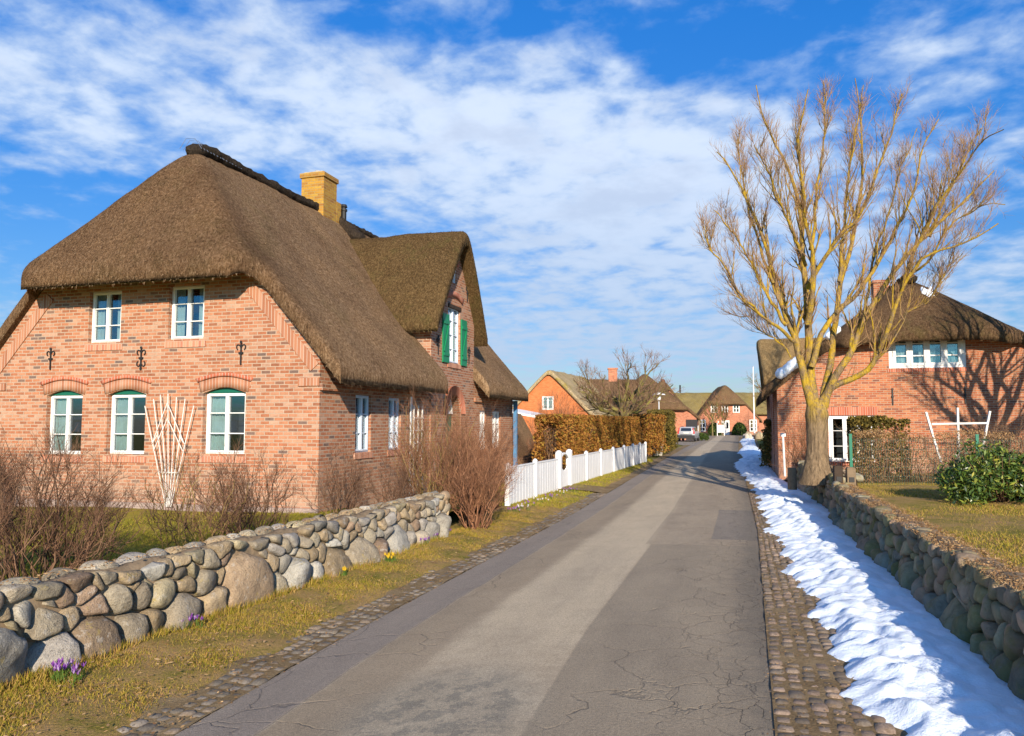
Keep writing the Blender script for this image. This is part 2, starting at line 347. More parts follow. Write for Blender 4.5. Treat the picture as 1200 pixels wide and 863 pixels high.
# crumbled right edge and the weathered blotch in the foreground
edge = t.math('MULTIPLY', t.sstep(t.math('ADD', U, t.math('MULTIPLY', mid, .9)), 3.75, 4.25), .65); c = t.mix(edge, c, (.12, .105, .085))
du = t.math('DIVIDE', t.math('SUBTRACT', U, 1.55), .62); dv = t.math('DIVIDE', t.math('SUBTRACT', V, 5.35), 1.0)
rad = t.math('ADD', t.math('MULTIPLY', du, du), t.math('MULTIPLY', dv, dv))
blotch = t.math('MULTIPLY', t.math('SUBTRACT', 1.0, t.sstep(rad, .2, 1.2)), t.sstep(t.noise(t.mapping(uv, (6, 5, 1)), 1.0, 6, .8), .47, .56))
c = t.mix(t.math('MULTIPLY', blotch, .55), c, (.095, .09, .08))
halo = t.math('MULTIPLY', t.math('SUBTRACT', 1.0, t.sstep(rad, .4, 1.6)), .25); c = t.mix(halo, c, (.22, .225, .19))
# cracks
dist = t.node('ShaderNodeVectorMath', operation='ADD'); dn = t.node('ShaderNodeTexNoise'); dn.inputs['Scale'].default_value = 2.6; dn.inputs['Detail'].default_value = 5; t.l(uv, dn.inputs['Vector'])
sc = t.node('ShaderNodeVectorMath', operation='SCALE'); t.l(dn.outputs['Color'], sc.inputs[0]); sc.inputs['Scale'].default_value = .42; t.l(uv, dist.inputs[0]); t.l(sc.outputs[0], dist.inputs[1])
def cracks(scale, width):
    v = t.node('ShaderNodeTexVoronoi', feature='DISTANCE_TO_EDGE'); v.inputs['Scale'].default_value = scale; t.l(dist.outputs[0], v.inputs['Vector'])
    return t.math('SUBTRACT', 1.0, t.sstep(v.outputs['Distance'], 0.0, width))
rightish = t.math('MULTIPLY', t.sstep(t.math('ADD', U, t.math('MULTIPLY', big, 1.2)), 3.0, 4.2), 1.0)
cr = t.math('MAXIMUM', t.math('MULTIPLY', cracks(1.35, .013), t.math('MULTIPLY', t.sstep(U, 2.0, 2.6), t.sstep(t.noise(uv, .8, 3), .44, .55))), t.math('MULTIPLY', cracks(3.0, .020), rightish))
cr = t.math('MAXIMUM', cr, t.math('MULTIPLY', cracks(.9, .012), t.math('MULTIPLY', t.math('SUBTRACT', 1.0, t.sstep(U, .8, 1.1)), .8)))
jt = t.math('ABSOLUTE', t.math('SUBTRACT', Uw, .52)); cr = t.math('MAXIMUM', cr, t.math('MULTIPLY', t.math('SUBTRACT', 1.0, t.sstep(jt, 0, .012)), .6))
c = t.mix(t.math('MULTIPLY', cr, t.math('ADD', .10, t.math('MULTIPLY', t.sstep(t.noise(uv, 1.4, 4), .42, .62), .36))), c, (.06, .05, .04))
c = t.mix(1.0, c, t.ramp(fine, [(.3, (.5, .5, .5)), (.5, (1., 1., 1.)), (.7, (1.55, 1.53, 1.5))]), 'MULTIPLY')
c = t.mix(.6, c, t.ramp(t.noise(t.mapping(uv, (1.5, .35, 1)), 1.0, 5, .7), [(.3, (.72, .72, .74)), (.5, (1., 1., 1.)), (.7, (1.2, 1.19, 1.16))]), 'MULTIPLY')
c = t.mix(.7, c, t.ramp(grit, [(.3, (.55, .55, .55)), (.5, (1., 1., 1.)), (.7, (1.4, 1.38, 1.35))]), 'MULTIPLY')
hh = t.math('SUBTRACT', t.math('ADD', t.math('MULTIPLY', fine, .5), t.math('MULTIPLY', grit, .7)), t.math('MULTIPLY', cr, .9))
t.out(c, .9, t.bump(hh, .9, .012), .3)
# bark
def mat_bark(name, base0, base1, lich, lo, hi, vert=True):
    t = NT(name); o = t.obj(); n1 = t.noise(t.mapping(o, (14, 14, 3) if vert else (9, 9, 9)), 1.0, 6, .75); n2 = t.noise(o, 3.5, 5, .7); n3 = t.noise(o, 40, 3, .7)
    sp = t.node('ShaderNodeSeparateXYZ'); t.l(o, sp.inputs[0])
    c = t.ramp(n1, [(.3, base0), (.65, base1)])
    up = t.sstep(sp.outputs[2], lo, hi)
    c = t.mix(t.math('MULTIPLY', t.math('MULTIPLY', t.sstep(t.math('ADD', t.math('MULTIPLY', n2, .6), t.math('MULTIPLY', n3, .4)), .43, .57), up), .85), c, lich)
    c = t.mix(.7, c, t.ramp(t.noise(t.mapping(o, (26, 26, 4)), 1.0, 4, .7), [(.35, (.55, .53, .5)), (.55, (1.05, 1.05, 1.05))]), 'MULTIPLY')
    return t.out(c, .9, t.bump(n1, 1.0, .06, t.bump(n3, .6, .015)), .15)
mat_bark('bark_lichen', (.08, .055, .035), (.34, .24, .14), (.54, .35, .015), .9, 2.0)
mat_bark('bark_plain', (.07, .05, .035), (.22, .16, .11), (.26, .23, .05), -1, 1)
# ------------------------------------------------------------------ branches, leaves
def tubes(P, Rr, k=4):
    """P (N,n,3) paths, Rr (N,n) radii -> verts, quads"""
    P = np.asarray(P, float); Rr = np.asarray(Rr, float); N, n, _ = P.shape
    T = np.gradient(P, axis=1); T /= np.linalg.norm(T, axis=2, keepdims=True) + 1e-9
    ref = np.zeros_like(T); ref[..., 0] = 1; m = np.abs(T[:, :1, 0]) > .8; ref[np.broadcast_to(m, (N, n))] = (0, 1, 0)
    A = np.cross(T, ref); A /= np.linalg.norm(A, axis=2, keepdims=True) + 1e-9; B = np.cross(T, A)
    th = np.arange(k) * 2 * math.pi / k
    V = P[:, :, None, :] + Rr[:, :, None, None] * (A[:, :, None, :] * np.cos(th)[None, None, :, None] + B[:, :, None, :] * np.sin(th)[None, None, :, None])
    idx = np.arange(N * n * k).reshape(N, n, k)
    a = idx[:, :-1, :]; b = np.roll(idx, -1, axis=2)[:, :-1, :]; c = np.roll(idx, -1, axis=2)[:, 1:, :]; d = idx[:, 1:, :]
    return V.reshape(-1, 3), np.stack([a, b, c, d], -1).reshape(-1, 4)
def resample(pts, n):
    pts = np.asarray(pts, float); d = np.concatenate([[0], np.cumsum(np.linalg.norm(np.diff(pts, axis=0), axis=1))]); s = np.linspace(0, d[-1], n)
    return np.stack([np.interp(s, d, pts[:, i]) for i in range(3)], 1)
def smooth_path(pts, n, it=2):
    p = resample(pts, n)
    for _ in range(it): p[1:-1] = (p[:-2] + 2 * p[1:-1] + p[2:]) / 4
    return p
def sprout(P, Rr, count, t0, t1, len0, len1, ang, up, n=5, rscale=.5, rmax=1e9, rmin=.002, wig=.12, taper=.25, sun=None, lenfall=.5):
    """children on parent paths: count per parent"""
    P = np.asarray(P); N, m, _ = P.shape
    pi = np.repeat(np.arange(N), count); M = len(pi); t = rng.uniform(t0, t1, M) * (m - 1); i = np.clip(t.astype(int), 0, m - 2); f = (t - i)[:, None]
    p = P[pi, i] * (1 - f) + P[pi, i + 1] * f; T = P[pi, i + 1] - P[pi, i]; T /= np.linalg.norm(T, axis=1, keepdims=True) + 1e-9
    r0 = np.asarray(Rr)[pi, i] * (1 - f[:, 0]) + np.asarray(Rr)[pi, i + 1] * f[:, 0]
    rd = rng.normal(size=(M, 3)); rd -= (rd * T).sum(1, keepdims=True) * T; rd /= np.linalg.norm(rd, axis=1, keepdims=True) + 1e-9
    a = R(1) * rng.uniform(ang[0], ang[1], M)[:, None]; D = T * np.cos(a) + rd * np.sin(a); D[:, 2] += up; D /= np.linalg.norm(D, axis=1, keepdims=True)
    L = rng.uniform(len0, len1, M) * (1 - lenfall * (t / (m - 1)))
    Q = np.zeros((M, n, 3)); Q[:, 0] = p; d = D.copy()
    for j in range(1, n):
        d = d + rng.normal(size=(M, 3)) * wig; d[:, 2] += up * .35; d /= np.linalg.norm(d, axis=1, keepdims=True)
        Q[:, j] = Q[:, j - 1] + d * (L / (n - 1))[:, None]
    rr = np.clip(r0 * rscale, rmin, rmax); RR = rr[:, None] * np.linspace(1, taper, n)[None, :]
    return Q, RR
def merge(parts):
    V = []; Fq = []; o = 0
    for v, f in parts: V.append(v); Fq.append(f + o); o += len(v)
    return np.concatenate(V), np.concatenate(Fq)
def leaf_quads(C, size, aspect=.5, flat=0.0):
    """random oriented quads at centres C"""
    N = len(C); a = rng.normal(size=(N, 3)); a /= np.linalg.norm(a, axis=1, keepdims=True); b = rng.normal(size=(N, 3)); b -= (a * b).sum(1, keepdims=True) * a; b /= np.linalg.norm(b, axis=1, keepdims=True)
    s = size * rng.uniform(.6, 1.3, (N, 1)); a = a * s; b = b * s * aspect
    V = np.stack([C - a, C - b * .9 + a * .1, C + a, C + b * .9 + a * .1], 1).reshape(-1, 3)
    return V, np.arange(N * 4).reshape(N, 4)
def blades(XY, z, h0, h1, w=.006, lean=.5):
    N = len(XY); th = rng.uniform(0, 2 * math.pi, N); h = rng.uniform(h0, h1, N); base = np.column_stack([XY, z])
    dx = np.column_stack([np.cos(th), np.sin(th), np.zeros(N)]) * w; ln = rng.uniform(0, lean, N) * h; ph = rng.uniform(0, 2 * math.pi, N)
    tip = base + np.column_stack([np.cos(ph) * ln, np.sin(ph) * ln, h])
    return np.stack([base - dx, base + dx, tip], 1).reshape(-1, 3), np.arange(N * 3).reshape(N, 3)
def shrub(name, loc, h, w, nst, mat, label, cat='shrub', group=None, spread=.55, dens=1.0, twigmat=None, leafmat=None, twr=1.0):
    nst = int(nst * 1.4); root = empty(name, loc); tag(root, label, cat, group)
    n = 7; th = rng.uniform(0, 2 * math.pi, nst); ro = rng.uniform(0, .12 * w, nst); P = np.zeros((nst, n, 3)); P[:, 0] = np.column_stack([np.cos(th) * ro, np.sin(th) * ro, np.full(nst, -.05)])
    tgt = rng.uniform(.2, 1, nst) * w * .5; hh = h * rng.uniform(.6, 1.0, nst) * (1 - .35 * (tgt / (w * .5)) ** 2)
    ph = th + rng.normal(size=nst) * .4
    for j in range(1, n):
        s = j / (n - 1); P[:, j] = np.column_stack([np.cos(ph) * (tgt * s ** spread * .95 + ro), np.sin(ph) * (tgt * s ** spread * .95 + ro), hh * s]) + rng.normal(size=(nst, 3)) * .034 * h
    Rr = np.full((nst, 1), .0065 * h ** .5) * np.linspace(1, .4, n)[None] * rng.uniform(.7, 1.3, (nst, 1))
    mesh_np('stems', *[(lambda v, f: (v, [f]))(*tubes(P, Rr, 5))][0], mat, root)
    P1, R1 = sprout(P, Rr, int(9 * dens), .2, 1, .2 * h, .38 * h, (18, 55), .25, 5, .62, rmin=.0026 * twr)
    P2, R2 = sprout(P1, R1, int(5 * dens), .15, 1, .10 * h, .24 * h, (20, 60), .2, 4, .7, rmin=.0018 * twr, wig=.2)
    v, f = merge([tubes(P1, R1, 3), tubes(P2, R2, 3)])
    mesh_np('twigs', v, [f], twigmat or mat, root)
    if leafmat is not None:
        C = P2.reshape(-1, 3)[rng.integers(0, len(P2) * 4, int(len(P2) * 1.2))] ; v, f = leaf_quads(C, .02)
        mesh_np('dry_leaves', v, [f], leafmat, root)
    return root

# ------------------------------------------------------------------ thatched roofs (height field over the plan, with rounded rims and thickness)
def smin(a, b, k):
    h = np.clip(.5 + .5 * (b - a) / k, 0, 1); return b * (1 - h) + a * h - k * h * (1 - h)
def edge_samples(n, lo=0.0, hi=1.0, length=8.0):
    e = np.array([0, .012, .03, .06, .10, .16, .25, .4]) / length
    mid = np.linspace(e[-1], 1 - e[-1], n); return lo + (hi - lo) * np.concatenate([e[:-1], mid, (1 - e[:-1])[::-1]])
def vnoise(X, Y, sc, seed=0.0):
    out = np.empty(X.shape); xf, yf = X.ravel(), Y.ravel(); o = out.ravel()
    for i in range(len(xf)): o[i] = mnoise.noise(Vector((xf[i] * sc + seed, yf[i] * sc, seed * 1.7)))
    return o.reshape(X.shape)
def straws(roof, n, L0, L1, mat, parent, seed=1, w=.005):
    """loose reed ends standing off the thatch, laid down the slope"""
    r = np.random.default_rng(seed); me = roof.data; V = np.empty(len(me.vertices) * 3, np.float32); me.vertices.foreach_get('co', V); V = V.reshape(-1, 3)
    q = np.array([p.vertices[:] for p in me.polygons if len(p.vertices) == 4]); A, B, C, D = (V[q[:, i]] for i in range(4)); nrm = np.cross(C - A, D - B); ar = np.linalg.norm(nrm, axis=1); nrm = nrm / (ar[:, None] + 1e-9)
    up = nrm[:, 2]; half = len(V) // 2; top = (q < half).all(1) | ((q < half).any(1)); ok = top & (ar > 1e-7); nrm = np.where(nrm[:, 2:3] < 0, -nrm, nrm); idx = np.where(ok)[0]; pr = ar[idx] / ar[idx].sum(); k = r.choice(idx, n, p=pr)
    s, t = r.random((2, n, 1)); P = (A[k] * (1 - s) + B[k] * s) * (1 - t) + (D[k] * (1 - s) + C[k] * s) * t; N = nrm[k]; d = np.zeros_like(N); d[:, 2] = -1; d -= (d * N).sum(1, keepdims=True) * N; d /= np.linalg.norm(d, axis=1, keepdims=True) + 1e-6
    d = d + r.normal(size=d.shape) * .28 + N * r.uniform(.12, .5, (n, 1)); d /= np.linalg.norm(d, axis=1, keepdims=True); L = r.uniform(L0, L1, (n, 1)); sd = np.cross(d, N); sd /= np.linalg.norm(sd, axis=1, keepdims=True) + 1e-6
    P = P - N * .008; W = np.stack([P - sd * w, P + sd * w, P + d * L], 1).reshape(-1, 3); o = mesh_np('reed_ends', W, [np.arange(n * 3).reshape(n, 3)], MATS[mat], parent); o['kind'] = 'stuff'; return o
def thatch_sheet(name, sx, sy, xl, xr, yf, yb, zfun, t, mat, parent, rr=.2, bumpamp=.035, swap=False, round_edges=(1, 1, 1, 1)):
    """sx, sy parameters 0..1; xl(y), xr(y), yf(x), yb(x) plan edges; zfun(X,Y) top. swap: first axis is y (dormers)"""
    S, Tt = np.meshgrid(sx, sy, indexing='ij')
    y_guess = yf(np.zeros(1))[0] + (yb(np.zeros(1))[0] - yf(np.zeros(1))[0]) * Tt
    XL, XR = xl(y_guess), xr(y_guess); X = XL + (XR - XL) * S; Y = yf(X) + (yb(X) - yf(X)) * Tt
    Z = zfun(X, Y)
    d = np.full(X.shape, 9.0)
    if round_edges[0]: d = np.minimum(d, abs(X - XL))
    if round_edges[1]: d = np.minimum(d, abs(XR - X))
    if round_edges[2]: d = np.minimum(d, abs(Y - yf(X)))
    if round_edges[3]: d = np.minimum(d, abs(yb(X) - Y))
    d = np.clip(d, 0, rr)
    drop = rr * .8 * (1 - np.sqrt(np.clip(1 - (1 - d / rr) ** 2, 0, 1)))
    nz = vnoise(X, Y, 1.1, 3.1) * bumpamp + vnoise(X, Y, 4.2, 8.2) * bumpamp * .45 + vnoise(X, Y, 11.0, 1.2) * bumpamp * .22
    Zt = Z - drop + nz; Zb = Z - t
    if swap: Vt = np.stack([Y, X, Zt], -1); Vb = np.stack([Y, X, Zb], -1)
    else: Vt = np.stack([X, Y, Zt], -1); Vb = np.stack([X, Y, Zb], -1)
    # pull the lower rim a little inwards so the eave reads as a cut, rounded edge
    n, m = X.shape; V = np.concatenate([Vt.reshape(-1, 3), Vb.reshape(-1, 3)]); I = np.arange(n * m).reshape(n, m); J = I + n * m
    q = np.stack([I[:-1, :-1], I[1:, :-1], I[1:, 1:], I[:-1, 1:]], -1).reshape(-1, 4); qb = np.stack([J[:-1, :-1], J[:-1, 1:], J[1:, 1:], J[1:, :-1]], -1).reshape(-1, 4)
    loop = np.concatenate([I[:, 0], I[-1, 1:], I[-2::-1, -1], I[0, -2:0:-1]]); lb = loop + n * m; nx = np.roll(loop, -1); nb = np.roll(lb, -1)
    rim = np.stack([loop, lb, nb, nx], -1)
    if swap: q = q[:, ::-1]; qb = qb[:, ::-1]; rim = rim[:, ::-1]
    return mesh_np(name, V, [q, qb, rim], mat, parent, smooth=False if False else True)
def const(c): return lambda a: np.full(np.shape(a), float(c))
def prism_mesh(name, prof, y0, y1, mat, parent):
    """gable profile (x,z) extruded along y"""
    mb = MB(lambda a, d, z: (a, d, z)); mb.prism(prof, y0, y1); return mb.build(name, mat, parent)
def half_hip_house(name, loc, rz, W, L, zr, slope, eave_x, hip_z, hipslope, label, brick, thatch, bonnet=.6, verge=.15, thick=.45, res=(90, 110), cut=None, backhip=True, cat='house', kr=.7, kh=.55, ridge0=None, bumpamp=.035):
    """local frame: x right, y depth (0 = front wall), z up from the plot. cut=(side,y0,y1,x): where a dormer wall interrupts the eave"""
    H = empty(name, loc, rz); tag(H, label, cat)
    hw = W / 2; wx = (zr - hip_z) / slope
    def zf(X, Y):
        side = zr - slope * (np.sqrt(X * X + .05) - .12); hf = hip_z + hipslope * (Y + bonnet); z = smin(side, hf, kh)
        if backhip: z = smin(z, hip_z + hipslope * (L + bonnet - Y), kh)
        return z
    def step(ax): t = np.clip((ax - (wx - .25)) / .5, 0, 1); return t * t * (3 - 2 * t)
    yf = lambda X: -bonnet + (bonnet - verge) * step(np.abs(X))
    yb = lambda X: (L + bonnet) - (bonnet - verge) * step(np.abs(X))
    def xr(y):
        e = np.full(np.shape(y), float(eave_x))
        if cut and cut[0] > 0: e = np.where((y > cut[1]) & (y < cut[2]), cut[3], e)
        return e
    def xl(y):
        e = np.full(np.shape(y), -float(eave_x))
        if cut and cut[0] < 0: e = np.where((y > cut[1]) & (y < cut[2]), -cut[3], e)
        return e
    sy = edge_samples(res[1], length=L)
    if cut:
        tot = L + 2 * verge; extra = [(c + bonnet) / (L + 2 * bonnet) for c in (cut[1] - .02, cut[1] + .02, cut[2] - .02, cut[2] + .02)]
        sy = np.unique(np.concatenate([sy, extra]))
    roof = thatch_sheet('roof', edge_samples(res[0], length=2 * eave_x), sy, xl, xr, yf, yb, zf, thick, thatch, H, bumpamp=bumpamp)
    # walls: profile under the roof
    g = .22; zt = lambda x: min(zr - slope * (math.sqrt(x * x + .05) - .12) - g, hip_z + hipslope * bonnet * .35 - g)
    xs = np.linspace(-hw, hw, 25); prof = [(-hw, -.3), (hw, -.3)] + [(float(x), float(zt(x))) for x in xs[::-1]]
    wall = prism_mesh('wall', prof, 0, L, brick, H)
    return H, wall, roof
def face_fn(face, W, L):
    """maps (a, d, z): a along wall, d outwards"""
    if face == 'front': return lambda a, d, z: (a, -d, z)
    if face == 'right': return lambda a, d, z: (W / 2 + d, a, z)
    if face == 'left': return lambda a, d, z: (-W / 2 - d, a, z)
def arch_poly(a0, a1, z0, z1, rise, n=8):
    if rise <= 0: return [(a0, z0), (a1, z0), (a1, z1), (a0, z1)]
    p = [(a0, z0), (a1, z0)]
    for i in range(n + 1):
        s = i / n; p.append((a1 + (a0 - a1) * s, z1 + rise * math.sin(math.pi * s) if rise < (a1 - a0) * .3 else z1 + rise * math.sqrt(max(0, 1 - (2 * s - 1) ** 2))))
    return p
def window(H, wall, fn, a0, a1, z0, z1, rise=0.0, sashes=2, rows=3, frame=None, recess=.10, sill='soldier_brick', lintel=None, greensill=False, curtain=None, fw=.045, mw=.02, interior=True, name='window', cols=1):
    """cuts the wall and puts in a frame, its panes, sill and lining"""
    fr = frame or MATS['white_paint']
    if wall is not None:
        cut = MB(fn); cut.prism(arch_poly(a0, a1, z0, z1, rise), -(.75 if interior else recess + .06), .3); boolean_cut(wall, cut)
    m = MB(fn); d0, d1 = -recess - .05, -recess
    m.box(a0, a0 + fw, d0, d1, z0, z1); m.box(a1 - fw, a1, d0, d1, z0, z1); m.box(a0 + fw, a1 - fw, d0, d1, z0, z0 + fw); m.box(a0 + fw, a1 - fw, d0, d1, z1 - fw, z1)
    wdt = (a1 - a0 - 2 * fw) / sashes
    for s in range(sashes):
        x0 = a0 + fw + s * wdt; x1 = x0 + wdt; sf = fw * .8; e0, e1 = d0 + .005, d1 + .022
        m.box(x0 + .002, x0 + sf, e0, e1, z0 + fw * .6, z1 - fw * .6); m.box(x1 - sf, x1 - .002, e0, e1, z0 + fw * .6, z1 - fw * .6)
        m.box(x0 + sf, x1 - sf, e0, e1, z0 + fw * .6, z0 + fw * .6 + sf); m.box(x0 + sf, x1 - sf, e0, e1, z1 - fw * .6 - sf, z1 - fw * .6)
        for r in range(1, rows):
            zz = z0 + (z1 - z0) * r / rows; m.box(x0 + sf, x1 - sf, d0 + .015, d1 + .012, zz - mw / 2, zz + mw / 2)
        for c in range(1, cols):
            xx = x0 + (x1 - x0) * c / cols; m.box(xx - mw / 2, xx + mw / 2, d0 + .013, d1 + .010, z0 + fw + .01, z1 - fw - .01)
    w = m.build(name, fr, H, bevel=.004)
    g = MB(fn); g.box(a0 + fw * .5, a1 - fw * .5, d0 + .018, d0 + .024, z0 + fw * .5, z1 - fw * .5); g.build('glass_pane', MATS['glass'], w)
    if interior:
        b = MB(fn); i0, i1 = a0 + .002, a1 - .002; dd = -.74
        b.add([(i0, dd, z0 + .002), (i1, dd, z0 + .002), (i1, dd, z1 + rise - .002), (i0, dd, z1 + rise - .002)], [(0, 1, 2, 3)])
        for A, B in ((i0, i0), (i1, i1)): b.add([(A, d0, z0), (A, dd, z0), (A, dd, z1), (A, d0, z1)], [(0, 1, 2, 3)])
        b.add([(i0, d0, z0 + .003), (i1, d0, z0 + .003), (i1, dd, z0 + .003), (i0, dd, z0 + .003)], [(0, 1, 2, 3)]); b.add([(i0, d0, z1 - .003), (i1, d0, z1 - .003), (i1, dd, z1 - .003), (i0, dd, z1 - .003)], [(0, 1, 2, 3)])
        b.build('room_lining', MATS['interior'], w)
    if rise > 0:
        l = MB(fn); pl = arch_poly(a0, a1, z1, z1, rise); pl = pl[2:]; l.prism(pl, d0 - .01, d1 + .03); l.build('arched_head', lintel or MATS['green_paint'], w)
    if greensill:
        s = MB(fn); s.box(a0, a1, d0, .0 - .005, z0 - .045, z0 - .002); s.build('green_sill', MATS['green_paint'], w)
    if sill:
        s = MB(fn); s.box(a0 - .06, a1 + .06, -.05, .025, z0 - (.17 if greensill else .13), z0 - (.048 if greensill else .003)); s.build('sill', MATS[sill], w, bevel=.004)
    if curtain:
        for (c0, c1) in curtain:
            n = 24; V = []; 
            for i in range(n + 1):
                x = a0 + (a1 - a0) * (c0 + (c1 - c0) * i / n); dd = -recess - .10 + .022 * math.sin(i * 1.7) + .01 * math.sin(i * .6)
                V += [fn(x, dd, z0 + .05), fn(x, dd, z1 - .03)]
            Fq = [(2 * i, 2 * i + 2, 2 * i + 3, 2 * i + 1) for i in range(n)]
            mesh_np('curtain', V, [Fq], MATS['curtain'], w, smooth=True)
    return w
def brick_arch(H, fn, a0, a1, z, rise, h=.2, mat='soldier_brick', name='window_arch', proud=.018, n=18):
    """segmental arch of bricks on edge standing a little proud"""
    V = []; Fq = []
    for i in range(n + 1):
        s = i / n; a = a0 - .06 + (a1 - a0 + .12) * s; b = rise * math.sin(math.pi * s); lean = (s - .5) * .10
        for d in (-.02, proud):
            V += [fn(a, d, z + b), fn(a + lean, d, z + b + h)]
    for i in range(n):
        o = 4 * i; Fq += [(o + 2, o + 6, o + 7, o + 3), (o + 3, o + 7, o + 5, o + 1), (o + 0, o + 4, o + 6, o + 2)]
    Fq += [(0, 2, 3, 1), (4 * n, 4 * n + 1, 4 * n + 3, 4 * n + 2)]
    return mesh_np(name, V, [Fq], MATS[mat], H)
def anchor(H, fn, a, z, s=1.0, style=0):
    m = MB(fn); m.box(a - .012 * s, a + .012 * s, .003, .03, z - .24 * s, z + .24 * s)
    for zc, up in ((z + .12 * s, 1), (z - .12 * s, -1)) if style == 0 else ((z + .12 * s, 1),):
        for sx in (-1, 1):
            for i in range(5):
                t0, t1 = i / 5 * 4.4, (i + 1) / 5 * 4.4; r = .055 * s
                p = lambda t: (a + sx * (.012 * s + r - r * math.cos(t) * (1 - t * .08)), .018, zc + up * (r * math.sin(t)))
                m.bar(p(t0), p(t1), .018 * s)
        m.tube((a, .02, zc + up * .09 * s), (a, .03, zc + up * .13 * s), .03 * s, .02 * s, 6)
    m.box(a - .05 * s, a + .05 * s, .003, .034, z - .02 * s, z + .02 * s)
    return m.build('wall_anchor', MATS['iron'], H)
def ridge_roll(name, pts, r, mat, parent, n=40, k=10, flat=.7, lump=.18):
    P = smooth_path(pts, n, 3); rad = np.full(n, r) * (1 + rng.normal(size=n) * lump * .3); rad[0] *= .35; rad[-1] *= .35; rad[1] *= .8; rad[-2] *= .8
    V, Fq = tubes(P[None], rad[None], k); C = np.repeat(P, k, axis=0); V[:, 2] = C[:, 2] + (V[:, 2] - C[:, 2]) * flat
    V += rng.normal(size=V.shape) * r * .06
    caps = [list(range(k))[::-1]], [list(range((n - 1) * k, n * k))]
    return mesh_np(name, V, [Fq, np.array(caps[0]), np.array(caps[1])], mat, parent, smooth=True)
def dormer(H, side, yc, halfw, xwall, xin, zr, slope, over, name_mat, brick, W, L, thick=.4, zmin=None, holes=(), peak_over=.25, res=(60, 40)):
    """gabled cross dormer; side +1 right / -1 left. returns (wall, roof)"""
    # roof param: first axis = y (across the dormer), second = x from front edge to inside
    ex = halfw + .35
    zf = lambda Yc, X: zr - slope * (np.sqrt((Yc - yc) ** 2 + .16) - .12) - .0 * X
    front = lambda Yc: side * (xwall + over + peak_over * np.clip(1 - np.abs(Yc - yc) / ex, 0, 1))
    back = lambda Yc: np.full(np.shape(Yc), side * xin)
    s2 = edge_samples(res[1], length=xwall - xin)
    roof = thatch_sheet('dormer_roof', edge_samples(res[0], length=2 * ex), s2, const(yc - ex), const(yc + ex),
                        front if side < 0 else front, back, lambda X, Y: zf(X, Y), thick, name_mat, H, swap=True, round_edges=(1, 1, 1, 0), rr=.22)
    g = .2; ys = np.linspace(yc - halfw, yc + halfw, 21); prof = [(yc - halfw, -.3), (yc + halfw, -.3)] + [(float(y), float(zf(y, 0)) - g) for y in ys[::-1]]
    mb = MB(lambda a, d, z: (side * d, a, z)); mb.prism(prof, xin + 1.3, xwall + .03); wall = mb.build('dormer_wall', brick, H)
    return wall, roof
# ------------------------------------------------------------------ lines of the street (world metres, Y ahead)
def line(pts):
    a = np.array(pts, float); return lambda Y: np.interp(Y, a[:, 0], a[:, 1])
roadL = line([(-10, -6.2), (4.89, -2.23), (7.29, -1.60), (17.1, 1.35), (36.7, 6.8), (60, 13.4), (106, 27.0), (128, 33.0)])
roadR = line([(-10, -2.8), (4.89, 1.63), (14.4, 4.55), (36.7, 10.9), (60, 17.6), (106, 31.2), (118, 37), (128, 60)])
wallL = line([(-3, -6.8), (2, -5.05), (5.75, -3.74), (9.5, -2.40), (13.7, -1.03)])
wallR = line([(-3, 1.0), (1, 2.3), (5.3, 3.55), (15.65, 6.45), (26, 9.3), (40, 13.2)])
snowLr = line([(0, .9), (1.5, 1.35), (4.9, 2.3), (7, 2.85), (9.23, 3.4), (12, 4.15), (14.4, 4.75), (18, 5.75), (24, 7.5), (30, 8.9), (36, 10.3), (44, 13.2), (51, 14.9), (64, 19.2), (80, 23.6), (100, 30.0), (108, 33)])
snowRr = line([(0, 2.0), (5.3, 3.62), (15.65, 6.55), (20, 7.95), (26, 9.1), (36, 11.9), (42, 13.6), (51, 16.6), (64, 20.3), (80, 25.2), (100, 31.5), (108, 33.5)])
fenceL = lambda Y: .1 + .337 * (np.asarray(Y) - 18.6)
def sheet(name, xl, xr, ys, nx, zf, mat, kind='structure', uvm=False, smooth=True):
    s = np.linspace(0, 1, nx); Y, S = np.meshgrid(ys, s, indexing='ij'); XL = xl(Y); XR = xr(Y); X = XL + (XR - XL) * S
    Z = zf(X, Y, S) if callable(zf) else np.full(X.shape, float(zf)); n, m = X.shape; I = np.arange(n * m).reshape(n, m)
    q = np.stack([I[:-1, :-1], I[:-1, 1:], I[1:, 1:], I[1:, :-1]], -1).reshape(-1, 4)
    uv = np.stack([(X - XL) * .957, Y], -1).reshape(-1, 2) if uvm else None
    o = mesh_np(name, np.stack([X, Y, Z], -1).reshape(-1, 3), [q], mat, None, smooth=smooth, uv=uv); o['kind'] = kind; return o
# ground
sheet('ground', const(-1500), const(1500), np.array([-60, 1500.]), 2, -.06, MATS['far_ground'], smooth=False)
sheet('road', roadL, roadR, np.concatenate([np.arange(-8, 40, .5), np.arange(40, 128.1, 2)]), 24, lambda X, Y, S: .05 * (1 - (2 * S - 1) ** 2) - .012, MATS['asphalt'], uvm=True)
zn = lambda X, Y, a, sc: vnoise(X, Y, sc, 5.5) * a
